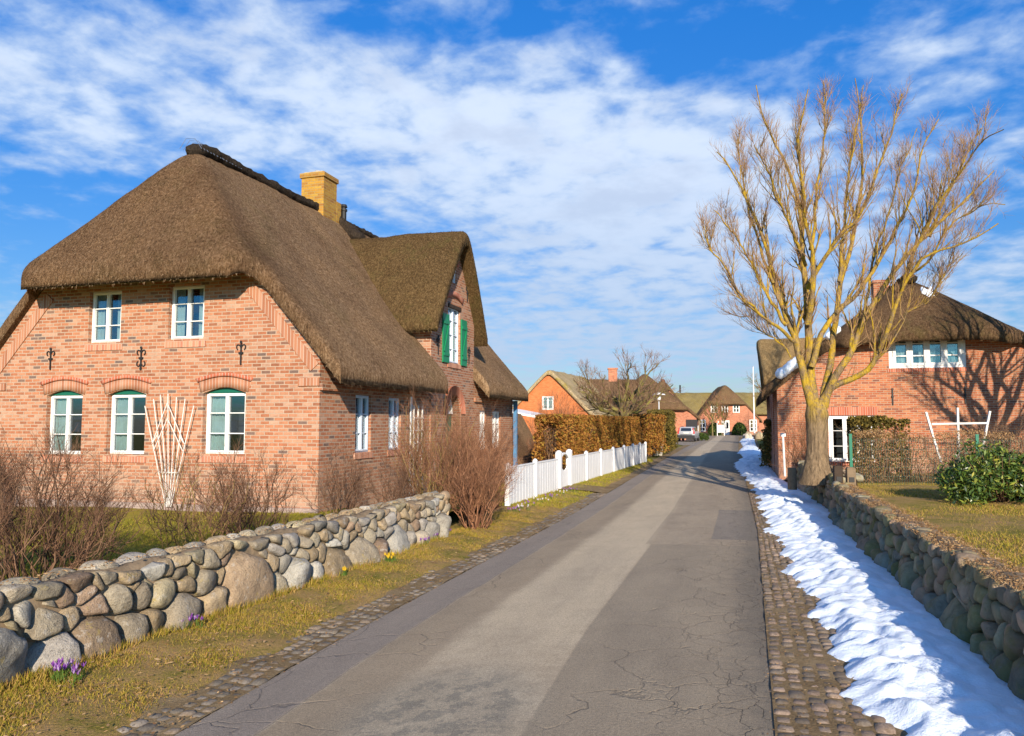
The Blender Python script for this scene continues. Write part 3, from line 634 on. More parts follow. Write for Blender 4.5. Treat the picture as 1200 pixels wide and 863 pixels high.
# left verge: from the gutter to the wall / fence
vL = line([(-3, -7.0), (5.75, -4.0), (13.7, -1.2), (16, -.65), (18.6, .1), (37.6, 6.5), (40, 6.9)])
sheet('verge', lambda Y: vL(Y) - .1, lambda Y: roadL(Y) - .30 - .1 * np.sin(Y * 2.1) * .5, np.arange(-3, 40, .12), 16, lambda X, Y, S: .075 - .10 * S ** 3 + zn(X, Y, .035, 2.3), MATS['verge_ground'])
sheet('garden_left', lambda Y: wallL(Y) - 30, lambda Y: np.where(Y < 13.7, wallL(Y) - .18, np.interp(Y, [13.7, 15, 18.6, 37.6, 45], [-1.3, -1.1, -.1, 6.2, 8])), np.concatenate([np.arange(-3, 22, .25), np.arange(22, 46, 1)]), 90, lambda X, Y, S: np.interp(Y, [-3, 13.5, 15.5, 17.5, 19, 45], [.34, .32, .30, .18, .06, .02]) + zn(X, Y, .05, .8), MATS['lawn_ground'])
sheet('garden_right', lambda Y: wallR(Y) + .2, lambda Y: wallR(Y) + 34, np.concatenate([np.arange(-3, 28, .25), np.arange(28, 41, 1)]), 90, lambda X, Y, S: np.interp(Y, [-3, 15, 24, 41], [.71, .68, .36, .3]) + zn(X, Y, .05, .8) + .01 * np.exp(-S * 60), MATS['verge_ground'])
sheet('shoulder_right', roadR, lambda Y: snowRr(Y) + .25, np.concatenate([np.arange(-3, 40, .3), np.arange(40, 112, 2)]), 8, lambda X, Y, S: -.001 + zn(X, Y, .022, 3.0), MATS['bare_ground'])
sheet('gutter_left', lambda Y: roadL(Y) - .55, roadL, np.concatenate([np.arange(-3, 40, .3), np.arange(40, 70, 2)]), 4, lambda X, Y, S: -.006 + zn(X, Y, .022, 2.5), MATS['bare_ground'])
sheet('forecourt', lambda Y: np.interp(Y, [66, 75, 112, 122], [14.9, 15.5, 23.0, 24]), roadL, np.arange(66, 123, 2.), 6, -.03, MATS['forecourt'])
sheet('driveway', lambda Y: roadL(Y) - 5, roadL, np.arange(38.4, 42.5, .5), 6, -.008, MATS['bare_ground'])
sheet('path_to_gate', lambda Y: fenceL(Y) - .3, lambda Y: roadL(Y) - .1, np.arange(22.0, 23.6, .1), 8, lambda X, Y, S: .105 - .12 * S ** 3, MATS['bare_ground'])
# snow
ys = np.concatenate([np.arange(1.5, 20, .045), np.arange(20, 45, .15), np.arange(45, 108, .7)])
def snow_z(X, Y, S):
    e = np.clip(S * (1 - S) * 4, 0, 1) ** .62; dk = np.clip(1.0 - S * 1.15, 0, 1)
    ridge = (np.abs(vnoise(X, Y, 2.6, 2.0)) - .25) * .20 + (np.abs(vnoise(X, Y, 5.5, 6.0)) - .25) * .10 + vnoise(X, Y, 15, 6.0) * .014
    return -.035 + e * (.17 + ridge * (0.18 + .85 * dk * np.clip(S / .16, 0, 1)) + vnoise(X, Y, 1.1, 9.1) * .05)
def snow_edge(Y): 
    Y = np.asarray(Y, float); return snowLr(Y) + .09 * np.sin(Y * 2.3) * np.sin(Y * .7 + 1) + .07 * np.sin(Y * 5.1 + 1) + .035 * np.sin(Y * 13.7) + .02 * np.sin(Y * 31)
sn = sheet('snow', snow_edge, lambda Y: snowRr(Y) + .1 * (Y < 40), ys, 44, snow_z, MATS['snow'], kind='structure')
# cobbled strips
def cobbles(name, Lf, Rf, y0, y1, rows, seed, z0, colors):
    r = np.random.default_rng(seed); C = []; 
    k = 6; g = np.linspace(-1, 1, k); GX, GY = np.meshgrid(g, g); base = np.stack([GX.ravel(), GY.ravel()], 1)
    dome = np.sqrt(np.clip(1 - np.maximum(np.abs(GX), np.abs(GY)) ** 5 * .96, 0, 1)).ravel(); Vs = []; Fs = []; Cs = []
    I = np.arange(k * k).reshape(k, k); q = np.stack([I[:-1, :-1], I[:-1, 1:], I[1:, 1:], I[1:, :-1]], -1).reshape(-1, 4); off = 0
    for ri in range(rows):
        y = y0 + r.uniform(0, .15)
        while y < y1:
            lx, rx = Lf(y), Rf(y); w = (rx - lx) / rows; L = r.uniform(.10, .17) if y < 14 else .3
            if w > .03:
                cx = lx + (ri + .5) * w + r.normal() * .006; hx = w * .5 * r.uniform(.82, .97); hy = L / 2 * r.uniform(.82, .95); a = -R(16) + r.normal() * .09
                P = base * (1 - .12 * (np.abs(base[:, ::-1]) ** 3)) * [hx, hy]; ca, sa = math.cos(a), math.sin(a)
                tx, ty = r.normal(size=2) * .05
                V = np.column_stack([cx + P[:, 0] * ca - P[:, 1] * sa, y + P[:, 0] * sa + P[:, 1] * ca, z0 + dome * .024 + P[:, 0] * tx + P[:, 1] * ty + r.normal() * .006 - .02])
                Vs.append(V); Fs.append(q + off); off += k * k; Cs.append(np.repeat(np.array(colors[r.integers(len(colors))])[None] * r.uniform(.75, 1.2), k * k, 0))
            y += L
    o = mesh_np(name, np.concatenate(Vs), [np.concatenate(Fs)], MATS['cobble'], None, smooth=True, colors=np.concatenate(Cs)); o['kind'] = 'structure'
CB = [(.20, .155, .11), (.25, .19, .14), (.16, .13, .10), (.30, .22, .16), (.22, .16, .12)]
cobbles('cobble_strip', lambda y: roadR(y) + .0, lambda y: np.interp(y, [0, 4.9, 9.2, 14.4, 22, 25], [1.45 + .35, 2.42, 3.62, 4.98, 7.05, 7.3]), 1.5, 24, 6, 3, .005, CB)
cobbles('cobble_gutter', lambda y: roadL(y) - .46 - .05 * np.sin(y * 1.9), lambda y: roadL(y) - .0, 1.5, 22, 4, 4, -.004, [(.20, .17, .13), (.25, .21, .165), (.17, .145, .115), (.24, .185, .13)])

# ------------------------------------------------------------------ field-stone walls
def power_cells(P, W, box):
    out = []
    for i in range(len(P)):
        poly = [(box[0], box[2]), (box[1], box[2]), (box[1], box[3]), (box[0], box[3])]
        poly = [(min(max(x, P[i][0] - .9), P[i][0] + .9), y) for x, y in poly]
        d2 = ((P - P[i]) ** 2).sum(1)
        for j in np.argsort(d2)[1:26]:
            n = P[j] - P[i]; c = (P[j] @ P[j] - P[i] @ P[i] - W[j] + W[i]) / 2; new = []
            for k in range(len(poly)):
                a = np.array(poly[k]); b = np.array(poly[(k + 1) % len(poly)]); fa = n @ a - c; fb = n @ b - c
                if fa <= 0: new.append(tuple(a))
                if fa * fb < 0: t = fa / (fa - fb); new.append(tuple(a + (b - a) * t))
            poly = new
            if len(poly) < 3: break
        out.append(poly)
    return out
def stone_mesh(frames, gap, depth, back, r, palette, K=18, rings=6):
    """frames: list of (poly2d, origin fn) -> world"""
    Vs = []; F4 = []; F3 = []; Cs = []; off = 0
    for poly, fn, dscale in frames:
        A = np.array(poly); nxt = np.roll(A, -1, 0); ar = (A[:, 0] * nxt[:, 1] - nxt[:, 0] * A[:, 1]); area = ar.sum() / 2
        if abs(area) < .0022: continue
        c = ((A + nxt) * ar[:, None]).sum(0) / (6 * area); e = nxt - A; ln = np.linalg.norm(e, axis=1); ok = ln > 1e-5; nrm = np.stack([e[:, 1], -e[:, 0]], 1)[ok] / ln[ok, None]
        if area < 0: nrm = -nrm
        dist = ((A[ok] - c) * nrm).sum(1); dist = np.maximum(dist - gap, .012)
        th = np.linspace(0, 2 * math.pi, K, endpoint=False); D = np.stack([np.cos(th), np.sin(th)], 1); cs = np.clip(D @ nrm.T, 0, None)
        pw = r.uniform(9, 16); rad = ((cs / dist[None]) ** pw).sum(1) ** (-1 / pw)
        size = math.sqrt(abs(area)); dep = min(depth, size * r.uniform(.30, .45)) * dscale; V = []; tilt = r.normal(size=2) * .22; seed = r.uniform(0, 90)
        for ri in range(rings * 2 - 1):
            ph = (ri - (rings - 1)) / (rings - 1) * math.pi / 2   # -90..90; 0 is the widest ring
            s = math.cos(ph) ** (.46 if ri >= rings - 1 else .4); dd = (math.sin(ph) * abs(math.sin(ph)) ** -.15 if abs(ph) > 1e-6 else 0); dd = dd * (dep if ph > 0 else back)
            if ri in (0, 2 * rings - 2): V.append([c[0], c[1], dd]); continue
            for k in range(K): x = rad[k] * s; V.append([c[0] + D[k, 0] * x, c[1] + D[k, 1] * x, dd + (D[k] * x) @ tilt * (ph > 0)])
        V = np.array(V)
        for v in V:
            q = Vector((v[0] * 2.2 + seed, v[1] * 2.2, v[2] * 2.2)); nn = mnoise.noise(q * 2.2) * .08 + mnoise.noise(q * 5.5) * .045 + mnoise.noise(q * 13) * .02
            rel = np.array([v[0] - c[0], v[1] - c[1], v[2]]); v[:3] = np.array([c[0], c[1], 0]) + rel * (1 + nn * 1.8)
        W = np.array([fn(*v) for v in V]); m = 2 * rings - 3; N = len(W)
        ids = np.arange(1, 1 + m * K).reshape(m, K); a = ids[:-1]; b = np.roll(ids, -1, 1)[:-1]; c2 = np.roll(ids, -1, 1)[1:]; d2 = ids[1:]
        F4.append(np.stack([a, b, c2, d2], -1).reshape(-1, 4) + off); t0 = np.stack([np.zeros(K, int), np.roll(ids[0], -1), ids[0]], 1); t1 = np.stack([np.full(K, N - 1), ids[-1], np.roll(ids[-1], -1)], 1)
        F3.append(np.concatenate([t0, t1]) + off); off += N; Vs.append(W); Cs.append(np.repeat((np.array(palette[r.integers(len(palette))]) * r.uniform(.75, 1.2))[None], N, 0))
    return np.concatenate(Vs), [np.concatenate(F4), np.concatenate(F3)], np.concatenate(Cs)
def stone_wall(name, label, Xf, y0, y1, h, side, seed, rowspec, palette, mat, thick=.42, z0=-.02, gap=.006, soil='soil', backrow=True):
    """Xf(Y) gives the face; side +1: face looks to +X, -1 looks to -X. rows along arclength"""
    r = np.random.default_rng(seed); Ys = np.linspace(y0, y1, 200); Xs = Xf(Ys); S = np.concatenate([[0], np.cumsum(np.hypot(np.diff(Xs), np.diff(Ys)))]); Ltot = S[-1]
    root = empty(name, (float(Xs[0]), float(Ys[0]), 0)); tag(root, label, 'stone wall'); ox, oy = float(Xs[0]), float(Ys[0])
    def pt(s, z, d):
        Y = np.interp(s, S, Ys); X = np.interp(s, S, Xs); i = min(max(np.searchsorted(S, s), 1), 199); t = np.array([Xs[i] - Xs[i - 1], Ys[i] - Ys[i - 1]]); t /= np.linalg.norm(t)
        n = np.array([t[1], -t[0]]) * side; ext = min(0, s) + max(0, s - Ltot); return (X + t[0] * ext + n[0] * d - ox, Y + t[1] * ext + n[1] * d - oy, z)
    P = []; W = []
    for (zc, sp0, sp1, jz, w) in rowspec:
        s = r.uniform(-.1, .1)
        while s < Ltot + .1:
            d = r.uniform(sp0, sp1); P.append((s + d / 2, zc * h + r.normal() * jz)); W.append(w * d * d * r.uniform(.6, 1.3)); s += d
    P = np.array(P); W = np.array(W); cells = power_cells(P, W, (-.05, Ltot + .05, z0 - .04, h * 1.0)); frames = []
    topwob = lambda s: .03 * math.sin(s * 3.1) + .02 * math.sin(s * 7.7)
    for p, c in zip(P, cells):
        if len(c) >= 3: frames.append((c, (lambda a, b, d: pt(a, b + topwob(a) * b / h, d - .09 - .06 * b)), 1.0 + .35 * (1 - p[1] / h)))
    # back face and cap stones across the thickness
    s = 0.0
    while s < Ltot and backrow:
        w = r.uniform(.22, .4); k = 8; hh = r.uniform(.09, .14); pol = [(s + w / 2 + w / 2 * math.cos(2 * math.pi * i / k) * r.uniform(.85, 1), h - hh * .4 + hh * math.sin(2 * math.pi * i / k) * r.uniform(.85, 1)) for i in range(k)]
        frames.append((pol, (lambda a, b, d: pt(a, b, d - thick + .02)), .8)); s += w * 1.0
    for e in (0, 1):      # stones round the end
        for zz in np.arange(.1, h, .2):
            for dd in (-.14, -.33):
                k = 8; rr_ = r.uniform(.09, .12); pol = [(rr_ * math.cos(2 * math.pi * i / k), zz + rr_ * math.sin(2 * math.pi * i / k)) for i in range(k)]
                frames.append((pol, (lambda a, b, d, dd=dd, e=e: pt((Ltot + .02 + d) if e else -.02 - d, b, dd + a)), 1.0))
    V, Fs, Cc = stone_mesh(frames, gap, .15, .14, r, palette)
    mesh_np('field_stones', V, Fs, MATS[mat], root, smooth=True, colors=Cc)
    m = MB(); n = 60; ss = np.linspace(0, Ltot, n); sec = [(-.085, z0 - .1), (-.125, h - .09), (-.20, h - .005), (-thick + .07, h - .005), (-thick + .02, h - .08), (-thick + .02, z0 - .1)]
    V = []; 
    for si in ss:
        for d, z in sec: V.append(pt(si, z + (.02 * math.sin(si * 9) if z > h - .05 else 0), d))
    k = len(sec); I = np.arange(n * k).reshape(n, k); q = np.stack([I[:-1], np.roll(I, -1, 1)[:-1], np.roll(I, -1, 1)[1:], I[1:]], -1).reshape(-1, 4)
    mesh_np('earth_core', V, [q, np.array([I[0]]), np.array([I[-1][::-1]])], MATS[soil], root)
    return root
PAL = [(.34, .29, .21), (.40, .34, .25), (.34, .26, .16), (.28, .235, .17), (.38, .29, .18), (.28, .26, .22), (.46, .42, .34), (.33, .24, .155), (.27, .19, .13), (.38, .32, .20), (.34, .31, .27), (.42, .40, .35), (.36, .31, .22)]
stone_wall('stone_wall', 'low field stone garden wall of sunlit rounded boulders in front of the big thatched house', wallL, 1.8, 13.6, .72, 1, 11,
           [(.22, .22, .72, .05, .30), (.54, .15, .34, .05, .22), (.76, .14, .28, .04, .15), (.93, .18, .34, .012, .12)], PAL, 'boulder', thick=.36, soil='wall_earth')
PALR = [(.30, .22, .14), (.36, .26, .17), (.22, .18, .12), (.33, .27, .16), (.38, .25, .16), (.27, .25, .19), (.25, .22, .11)]
stone_wall('stone_wall', 'long shaded mossy boulder wall beside the snow strip on the right', wallR, 1.0, 15.9, .74, -1, 12,
           [(.17, .26, .42, .03, .25), (.42, .2, .32, .04, .2), (.68, .18, .3, .03, .2), (.92, .17, .28, .015, .2)], PALR, 'boulder_mossy', thick=.42, backrow=False, soil='wall_earth')
wallR2 = line([(16.6, 6.95), (24, 8.75)])
stone_wall('stone_wall', 'short mossy stone wall under the big bare tree', wallR2, 16.9, 23.6, .82, -1, 13,
           [(.17, .3, .45, .03, .25), (.45, .22, .34, .04, .2), (.7, .2, .32, .03, .2), (.93, .2, .3, .015, .2)], PALR, 'boulder_mossy', thick=.5)
# ------------------------------------------------------------------ the big thatched house on the left
GZ = .3; Cn = ground(372, 603, GZ)[:2]; MW, ML = 8.08, 12.6
mo = Cn - VD * (MW / 2)
def plane_hit(o2, px, py, nrm2):
    """hit a vertical plane through o2 with normal nrm2 -> world point"""
    r = ray(px, py); t = (np.asarray(o2) @ nrm2) / (r[:2] @ nrm2); return np.array([0, 0, CAMH]) + r * t
def on_front(o2, gz, px, py): p = plane_hit(o2, px, py, UD); return float((p[:2] - o2) @ VD), float(p[2] - gz)
def on_side(o2, W, gz, px, py, s=1): c = o2 + VD * (s * W / 2); p = plane_hit(c, px, py, VD); return float((p[:2] - o2) @ UD), float(p[2] - gz)
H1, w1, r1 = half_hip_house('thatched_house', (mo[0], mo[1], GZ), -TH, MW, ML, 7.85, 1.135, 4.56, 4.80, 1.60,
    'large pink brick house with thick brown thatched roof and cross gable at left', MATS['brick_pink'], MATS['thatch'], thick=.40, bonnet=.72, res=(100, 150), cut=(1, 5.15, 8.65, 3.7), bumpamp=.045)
f1 = face_fn('front', MW, ML); s1 = face_fn('right', MW, ML)
fr = MATS['white_paint']
for (xa, xb, yt, yb, lab) in ((56, 97, 463, 532, 1), (128, 171, 462, 532, 1), (241, 288, 460, 532, 1)):
    a0, zb = on_front(mo, GZ, xa, yb); a1, zt = on_front(mo, GZ, xb, yt)
    a0 -= .09; window(H1, w1, f1, a0, a1, zb, zt, rise=.10, frame=fr, greensill=True, recess=.11, curtain=((.05, .45),))
    brick_arch(H1, f1, a0, a1, zt + .005, .10, .20, mat='soldier_pale')
    brick_arch(H1, f1, a0 - .06, a1 + .06, zt + .21, .11, .065, proud=.045, mat='soldier_red')
for (xa, xb, yt, yb) in ((107, 143, 340, 402), (201, 240, 333, 398)):
    a0, zb = on_front(mo, GZ, xa, yb); a1, zt = on_front(mo, GZ, xb, yt)
    a0 -= .09; window(H1, w1, f1, a0, a1, zb, zt, frame=fr, greensill=True, recess=.09, curtain=((.08, .3), (.7, .95)))
for px, py, st in ((60, 421, 1), (166, 420, 0), (283, 414, 1)):
    a, z = on_front(mo, GZ, px, py); anchor(H1, f1, a, z, .95, st)
# side wall windows
for (xa, xb, yt, yb) in ((416, 435, 464, 531), (455, 470, 467, 528)):
    a0, zb = on_side(mo, MW, GZ, xa, yb); a1, zt = on_side(mo, MW, GZ, xb, yt)
    window(H1, w1, s1, a0, a1, zb, zt, frame=MATS['blue_white'], recess=.06)
for a0, a1 in ((9.15, 9.75), (10.35, 11.2)):
    window(H1, w1, s1, a0, a1, .85, 2.05, frame=fr, recess=.06)
# verge courses
m = MB(lambda a, d, z: (a, -d, z))
for sx in (-1, 1):
    m = MB(lambda a, d, z: (a, -d, z))
    for (xa, za, xb, zb) in ((4.02, 2.80, 2.55, 4.42),):
        m.add([(sx * xa, .004, za), (sx * xb, .004, zb), (sx * (xb - .17), .004, zb - .14), (sx * (xa - .17), .004, za - .14), (sx * xa, .022, za), (sx * xb, .022, zb), (sx * (xb - .17), .022, zb - .14), (sx * (xa - .17), .022, za - .14)], [(0, 1, 2, 3), (4, 5, 6, 7), (0, 1, 5, 4), (3, 2, 6, 7), (0, 3, 7, 4), (1, 2, 6, 5)])
    m.box(sx * 4.04 - (.45 if sx > 0 else 0), sx * 4.04 + (.45 if sx < 0 else 0), .004, .03, 2.38, 2.53)
    m.build('verge_course', MATS['soldier_pale'], H1)
m = MB(f1); m.box(-MW / 2 - .02, MW / 2 + .02, .0, .06, -.3, .10); m.build('plinth', MATS['foundation'], H1)
# eaves corbel on the side wall
for ya, yb_ in ((.0, 5.2), (8.6, ML)):
    m = MB(s1); m.box(ya, yb_, .0, .06, 2.30, 2.42); m.build('eaves_course', MATS['brick_pink'], H1)
# cross gable
dw, dr = dormer(H1, 1, 6.9, 1.62, 4.04, .4, 7.42, 1.62, .34, MATS['thatch_dormer'], MATS['brick_pink'], MW, ML, peak_over=.08)
sd = lambda a, d, z: (MW / 2 + .03 + d, a, z)
a0, a1 = 6.45, 7.35
wd = window(H1, dw, sd, a0, a1, 3.30, 4.86, rise=0, rows=4, frame=MATS['blue_white'], recess=.06, curtain=((.1, .9),))
for s_, nm in ((-1, 0), (1, 0)):
    mb = MB(sd); e = a0 if s_ < 0 else a1; x0, x1 = (e - .46, e - .02) if s_ < 0 else (e + .02, e + .46)
    mb.box(x0, x1, .012, .045, 3.28, 4.58)
    for zz in (3.45, 4.3): mb.box(x0 + .02, x1 - .02, .046, .068, zz, zz + .09)
    mb.bar((x0 + .06, .057, 3.56), (x1 - .06, .057, 4.28), .085, .02)
    mb.build('shutter', MATS['shutter_green'], wd, bevel=.003)
brick_arch(H1, sd, a0 - .05, a1 + .05, 5.02, .12, .14, mat='soldier_red', proud=.05)
m = MB(sd); m.box(a0 - .02, a1 + .02, -.05, .035, 4.80, 4.90); m.build('lintel', MATS['dark_wood'], H1)
window(H1, dw, sd, 6.74, 7.06, 5.52, 5.86, rise=.15, sashes=1, rows=2, frame=fr, recess=.05, sill=None, lintel=MATS['white_paint'], fw=.035)
brick_arch(H1, sd, 6.70, 7.10, 6.0, .10, .1, mat='soldier_red', proud=.03)
for a, z in ((5.72, 3.7), (8.05, 3.62), (7.9, 5.4)): anchor(H1, sd, a, z, 1.0, 1)
# front door with arched fanlight
dcut = MB(sd); dcut.prism(arch_poly(6.35, 7.45, 0, 1.95, .5, 12), -.35, .3); boolean_cut(dw, dcut); boolean_cut(w1, dcut)
m = MB(sd); m.prism(arch_poly(6.36, 7.44, 0, 1.94, .49, 12), -.34, -.28); door = m.build('door', MATS['green_paint'], H1)
m = MB(sd); 
for k in range(7):
    t = math.pi * k / 6; m.bar((6.9 + .08 * math.cos(t), -.26, 2.0 + .08 * math.sin(t)), (6.9 + .50 * math.cos(t), -.26, 2.0 + .44 * math.sin(t)), .03)
for k in range(12):
    t, u_ = math.pi * k / 12, math.pi * (k + 1) / 12; m.bar((6.9 + .51 * math.cos(t), -.26, 2.0 + .45 * math.sin(t)), (6.9 + .51 * math.cos(u_), -.26, 2.0 + .45 * math.sin(u_)), .05)
m.bar((6.37, -.26, 1.96), (7.43, -.26, 1.96), .06); m.build('fanlight', MATS['white_paint'], door)
m = MB(sd); m.box(7.25, 7.33, -.28, -.22, .95, 1.1); m.build('door_handle', MATS['steel'], door)
V = []; Fq = []; n = 20
for i in range(n + 1):
    t = math.pi * i / n
    for rr_ in (.56, .80):
        for d in (-.02, .05): V.append(sd(6.9 - rr_ * math.cos(t), d, 1.93 + (rr_ - .04) * math.sin(t)))
for i in range(n): o = 4 * i; Fq += [(o + 1, o + 5, o + 7, o + 3), (o, o + 4, o + 5, o + 1), (o + 2, o + 6, o + 7, o + 3)]
mesh_np('door_arch', V, [Fq], MATS['soldier_red'], H1)
straws(r1, 130000, .03, .085, 'straw', r1, 3)
straws(dr, 32000, .03, .08, 'straw_dark', dr, 4)
# ridge caps, chimney, flue
ridge_roll('ridge_cap', [(0, 1.15, 7.66), (0, 1.5, 7.84), (0, 3, 7.80), (0, 5, 7.76), (0, 6.1, 7.78), (.05, 7.2, 7.72), (.35, 7.4, 7.55), (.75, 7.2, 7.22), (1.15, 6.98, 6.96)], .235, MATS['ridge_heather'], r1, n=70)
ridge_roll('ridge_cap', [(0, 7.3, 7.70), (0, 9, 7.76), (0, 11.2, 7.76)], .19, MATS['ridge_heather'], r1)
P = []; 
for i in range(14): P.append([(-.22, 1.1 + i * .11, 7.75), (-.1, 1.15 + i * .11, 7.98 - .01 * i), (.1, 1.2 + i * .11, 7.97 - .01 * i), (.24, 1.25 + i * .11, 7.75)])
v, f = tubes(np.array(P), np.full((14, 4), .007), 4); mesh_np('ridge_netting', v, [f], MATS['net_wire'], r1)
m = MB(); m.box(-.36, .36, 6.2, 6.95, 6.7, 8.72); m.box(-.40, .40, 6.16, 6.99, 8.66, 8.80); m.box(-.36, .36, 6.95, 7.22, 6.6, 8.15); ch = m.build('chimney', MATS['brick_yellow'], r1, bevel=.012)
m = MB(); m.box(-.30, .30, 6.25, 6.9, 8.80, 8.85); m.tube((0, 6.5, 8.84), (0, 6.5, 8.93), .12, .10); m.build('chimney_cap', MATS['stone_light'], ch)
m = MB(); m.tube((.28, 7.5, 7.2), (.28, 7.5, 8.02), .085); m.tube((.28, 7.5, 8.0), (.28, 7.5, 8.06), .11); m.tube((.28, 7.5, 8.06), (.28, 7.5, 8.12), .07); m.tube((.28, 7.5, 8.12), (.28, 7.5, 8.2), .115, .09); m.build('flue_pipe', MATS['iron'], r1)
# posts under the far eave, downpipe
m = MB(); m.box(4.18, 4.30, 12.2, 12.32, -.3, 2.42); m.build('corner_post', MATS['blue_paint'], H1)
m = MB(s1); m.tube((4.0, .06, 0), (4.0, .06, 2.3), .04); m.build('downpipe', MATS['steel'], H1)
# side trellis leaning on the long wall
def to_world(H, p): return H.matrix_basis @ Vector(p)
tr2 = empty('ladder_trellis', to_world(H1, (4.16, 4.3, 0)), -TH); tag(tr2, 'narrow white ladder trellis on the shaded side wall beside the front gable', 'trellis')
m = MB(); 
for y in (-.25, 0, .25): m.bar((0, y, 0), (0, y, 2.1), .03)
for z in np.arange(.3, 2.1, .3): m.bar((.02, -.27, z), (.02, .27, z), .025)
m.build('lattice', MATS['trellis_white'], tr2)
# fan trellis
a, z = on_front(mo, GZ, 203, 572); ft = empty('fan_trellis', to_world(H1, (a, -.12, 0)), -TH); tag(ft, 'white wooden fan trellis against the front wall between two windows', 'trellis')
tops = [(175, 476), (185, 468), (193, 463), (202, 462), (212, 466), (222, 468), (232, 476)]
m = MB(); tp = []
for i, (px, py) in enumerate(tops):
    xa, za = on_front(mo, GZ, px, py); tp.append((xa - a, za)); m = MB(); m.bar(((i - 3) * .02, 0, .05), (xa - a, 0, za), .015, .012); m.build('slat', MATS['trellis_white'], ft)
L_ = lambda i, s: ((i - 3) * .02 + (tp[i][0] - (i - 3) * .02) * s, -.02, .05 + (tp[i][1] - .05) * s)
for (i, s, j, t_) in ((0, .62, 3, .92), (6, .62, 3, .92), (0, .55, 3, .78), (6, .55, 3, .78), (0, .34, 6, .34), (0, .62, 1, .66), (6, .62, 5, .66)): m = MB(); m.bar(L_(i, s), L_(j, t_), .013, .01); m.build('cross_slat', MATS['trellis_white'], ft)

# ------------------------------------------------------------------ brick house on the right
RZ = .35; RW, RL = 9.1, 12.0; ro = np.array([13.45, 25.05])
H2, w2, r2 = half_hip_house('thatched_house', (ro[0], ro[1], RZ), -TH, RW, RL, 6.75, .80, 5.05, 4.66, 1.10,
    'red brick house with dark thatched hip roof behind the bare tree at right', MATS['brick_red'], MATS['thatch_dark'], thick=.42, res=(80, 90), cut=(-1, 3.0, 6.8, 4.2), kr=.7, kh=1.1)
f2 = face_fn('front', RW, RL)
a0, zb = on_front(ro, RZ, 1042, 432); a1, zt = on_front(ro, RZ, 1131, 391)
wb = window(H2, w2, f2, a0, a1, zb, zt + .12, sashes=4, rows=3, frame=MATS['white_paint'], recess=.02, fw=.12, mw=.04, sill='soldier_red', curtain=((.04, .3), (.4, .62), (.7, .95)))
for b0_, b1_ in ((a0 - .22, a0 - .004), (a1 + .004, a1 + .22)):
    m = MB(f2); m.box(b0_, b1_, .004, .10, zt - .12, zt + .16); m.build('window_bracket', MATS['white_paint'], wb, bevel=.01)
m = MB(f2); m.box((a0 + a1) / 2 - .09, (a0 + a1) / 2 + .09, -.02, .02, zb, zt + .1); m.build('mullion', MATS['white_paint'], wb, bevel=.01)
a0, zb = on_front(ro, RZ, 972, 541); a1, zt = on_front(ro, RZ, 1025, 487)
wg = window(H2, w2, f2, a0, a1, zb, zt, sashes=3, rows=3, frame=MATS['white_paint'], recess=.06, fw=.08, sill='soldier_red')
m = MB(f2); m.box(a0 - .1, a1 + .1, .0, .012, zt + .003, zt + .28); m.build('window_arch', MATS['soldier_red'], H2)
for px, py in ((1046, 465), (1131, 463)):
    a, z = on_front(ro, RZ, px, py); m = MB(f2); m.bar((a, .02, z - .28), (a, .02, z + .28), .035); m.box(a - .03, a + .03, .0, .05, z - .03, z + .03); m.build('wall_anchor', MATS['iron'], H2)
dw2, dr2 = dormer(H2, -1, 4.9, 1.7, 4.55, .5, 5.30, .95, .35, MATS['thatch_gold'], MATS['brick_red'], RW, RL, peak_over=.2)
sdl = lambda a, d, z: (-RW / 2 - .03 - d, a, z)
window(H2, dw2, sdl, 4.4, 5.4, 2.0, 3.1, frame=fr, recess=.06)
straws(r2, 60000, .03, .09, 'straw_dark', r2, 5)
straws(dr2, 14000, .03, .09, 'straw', dr2, 6)
ridge_roll('ridge_cap', [(0, 1.1, 6.5), (0, 1.6, 6.70), (0, 3, 6.72), (0, 6, 6.72), (0, 10.8, 6.7)], .24, MATS['ridge_heather'], r2, n=50)
m = MB(); m.box(-.8, -.25, 4.0, 4.6, 5.6, 7.0); m.box(-.84, -.21, 3.96, 4.64, 6.95, 7.07); m.build('chimney', MATS['brick_red'], r2, bevel=.01)
def snow_patch(px0, py0, px1, py1, w, nm='snow_patch'):
    return None
# patches of snow left lying on the thatch along the left verge
def patch(H, x0, x1, y0, y1, zf, label):
    n, m_ = 20, 14; S, T = np.meshgrid(np.linspace(0, 1, n), np.linspace(0, 1, m_), indexing='ij'); X = x0 + (x1 - x0) * S; Y = y0 + (y1 - y0) * T + .06 * np.sin(S * 9)
    e = (np.clip(S * (1 - S) * 4, 0, 1) * np.clip(T * (1 - T) * 4, 0, 1)) ** .4; Z = zf(X, Y) - .10 + e * .19 + vnoise(X, Y, 6, 2) * .02; I = np.arange(n * m_).reshape(n, m_)
    o = mesh_np('snow_patch', np.stack([X, Y, Z], -1).reshape(-1, 3), [np.stack([I[:-1, :-1], I[1:, :-1], I[1:, 1:], I[:-1, 1:]], -1).reshape(-1, 4)], MATS['snow'], None, smooth=True)
    o.matrix_basis = H.matrix_basis.copy(); tag(o, label, 'snow'); return o
zr2 = lambda X, Y: 6.75 - .80 * (np.sqrt(X * X + .05) - .12)
for xa, xb, rr_, lab in ((-4.55, -3.75, .17, 'larger patch of snow on the low left verge of the right-hand thatched roof'), (-2.95, -2.5, .12, 'small patch of snow higher up on the left verge of the right-hand roof')):
    o = ridge_roll('snow_patch', [(x, -.18, float(zr2(x, 0)) - .02) for x in np.linspace(xa, xb, 5)], rr_, MATS['snow'], None, n=16, k=12, flat=1.0); o.matrix_basis = H2.matrix_basis.copy(); tag(o, lab, 'snow')
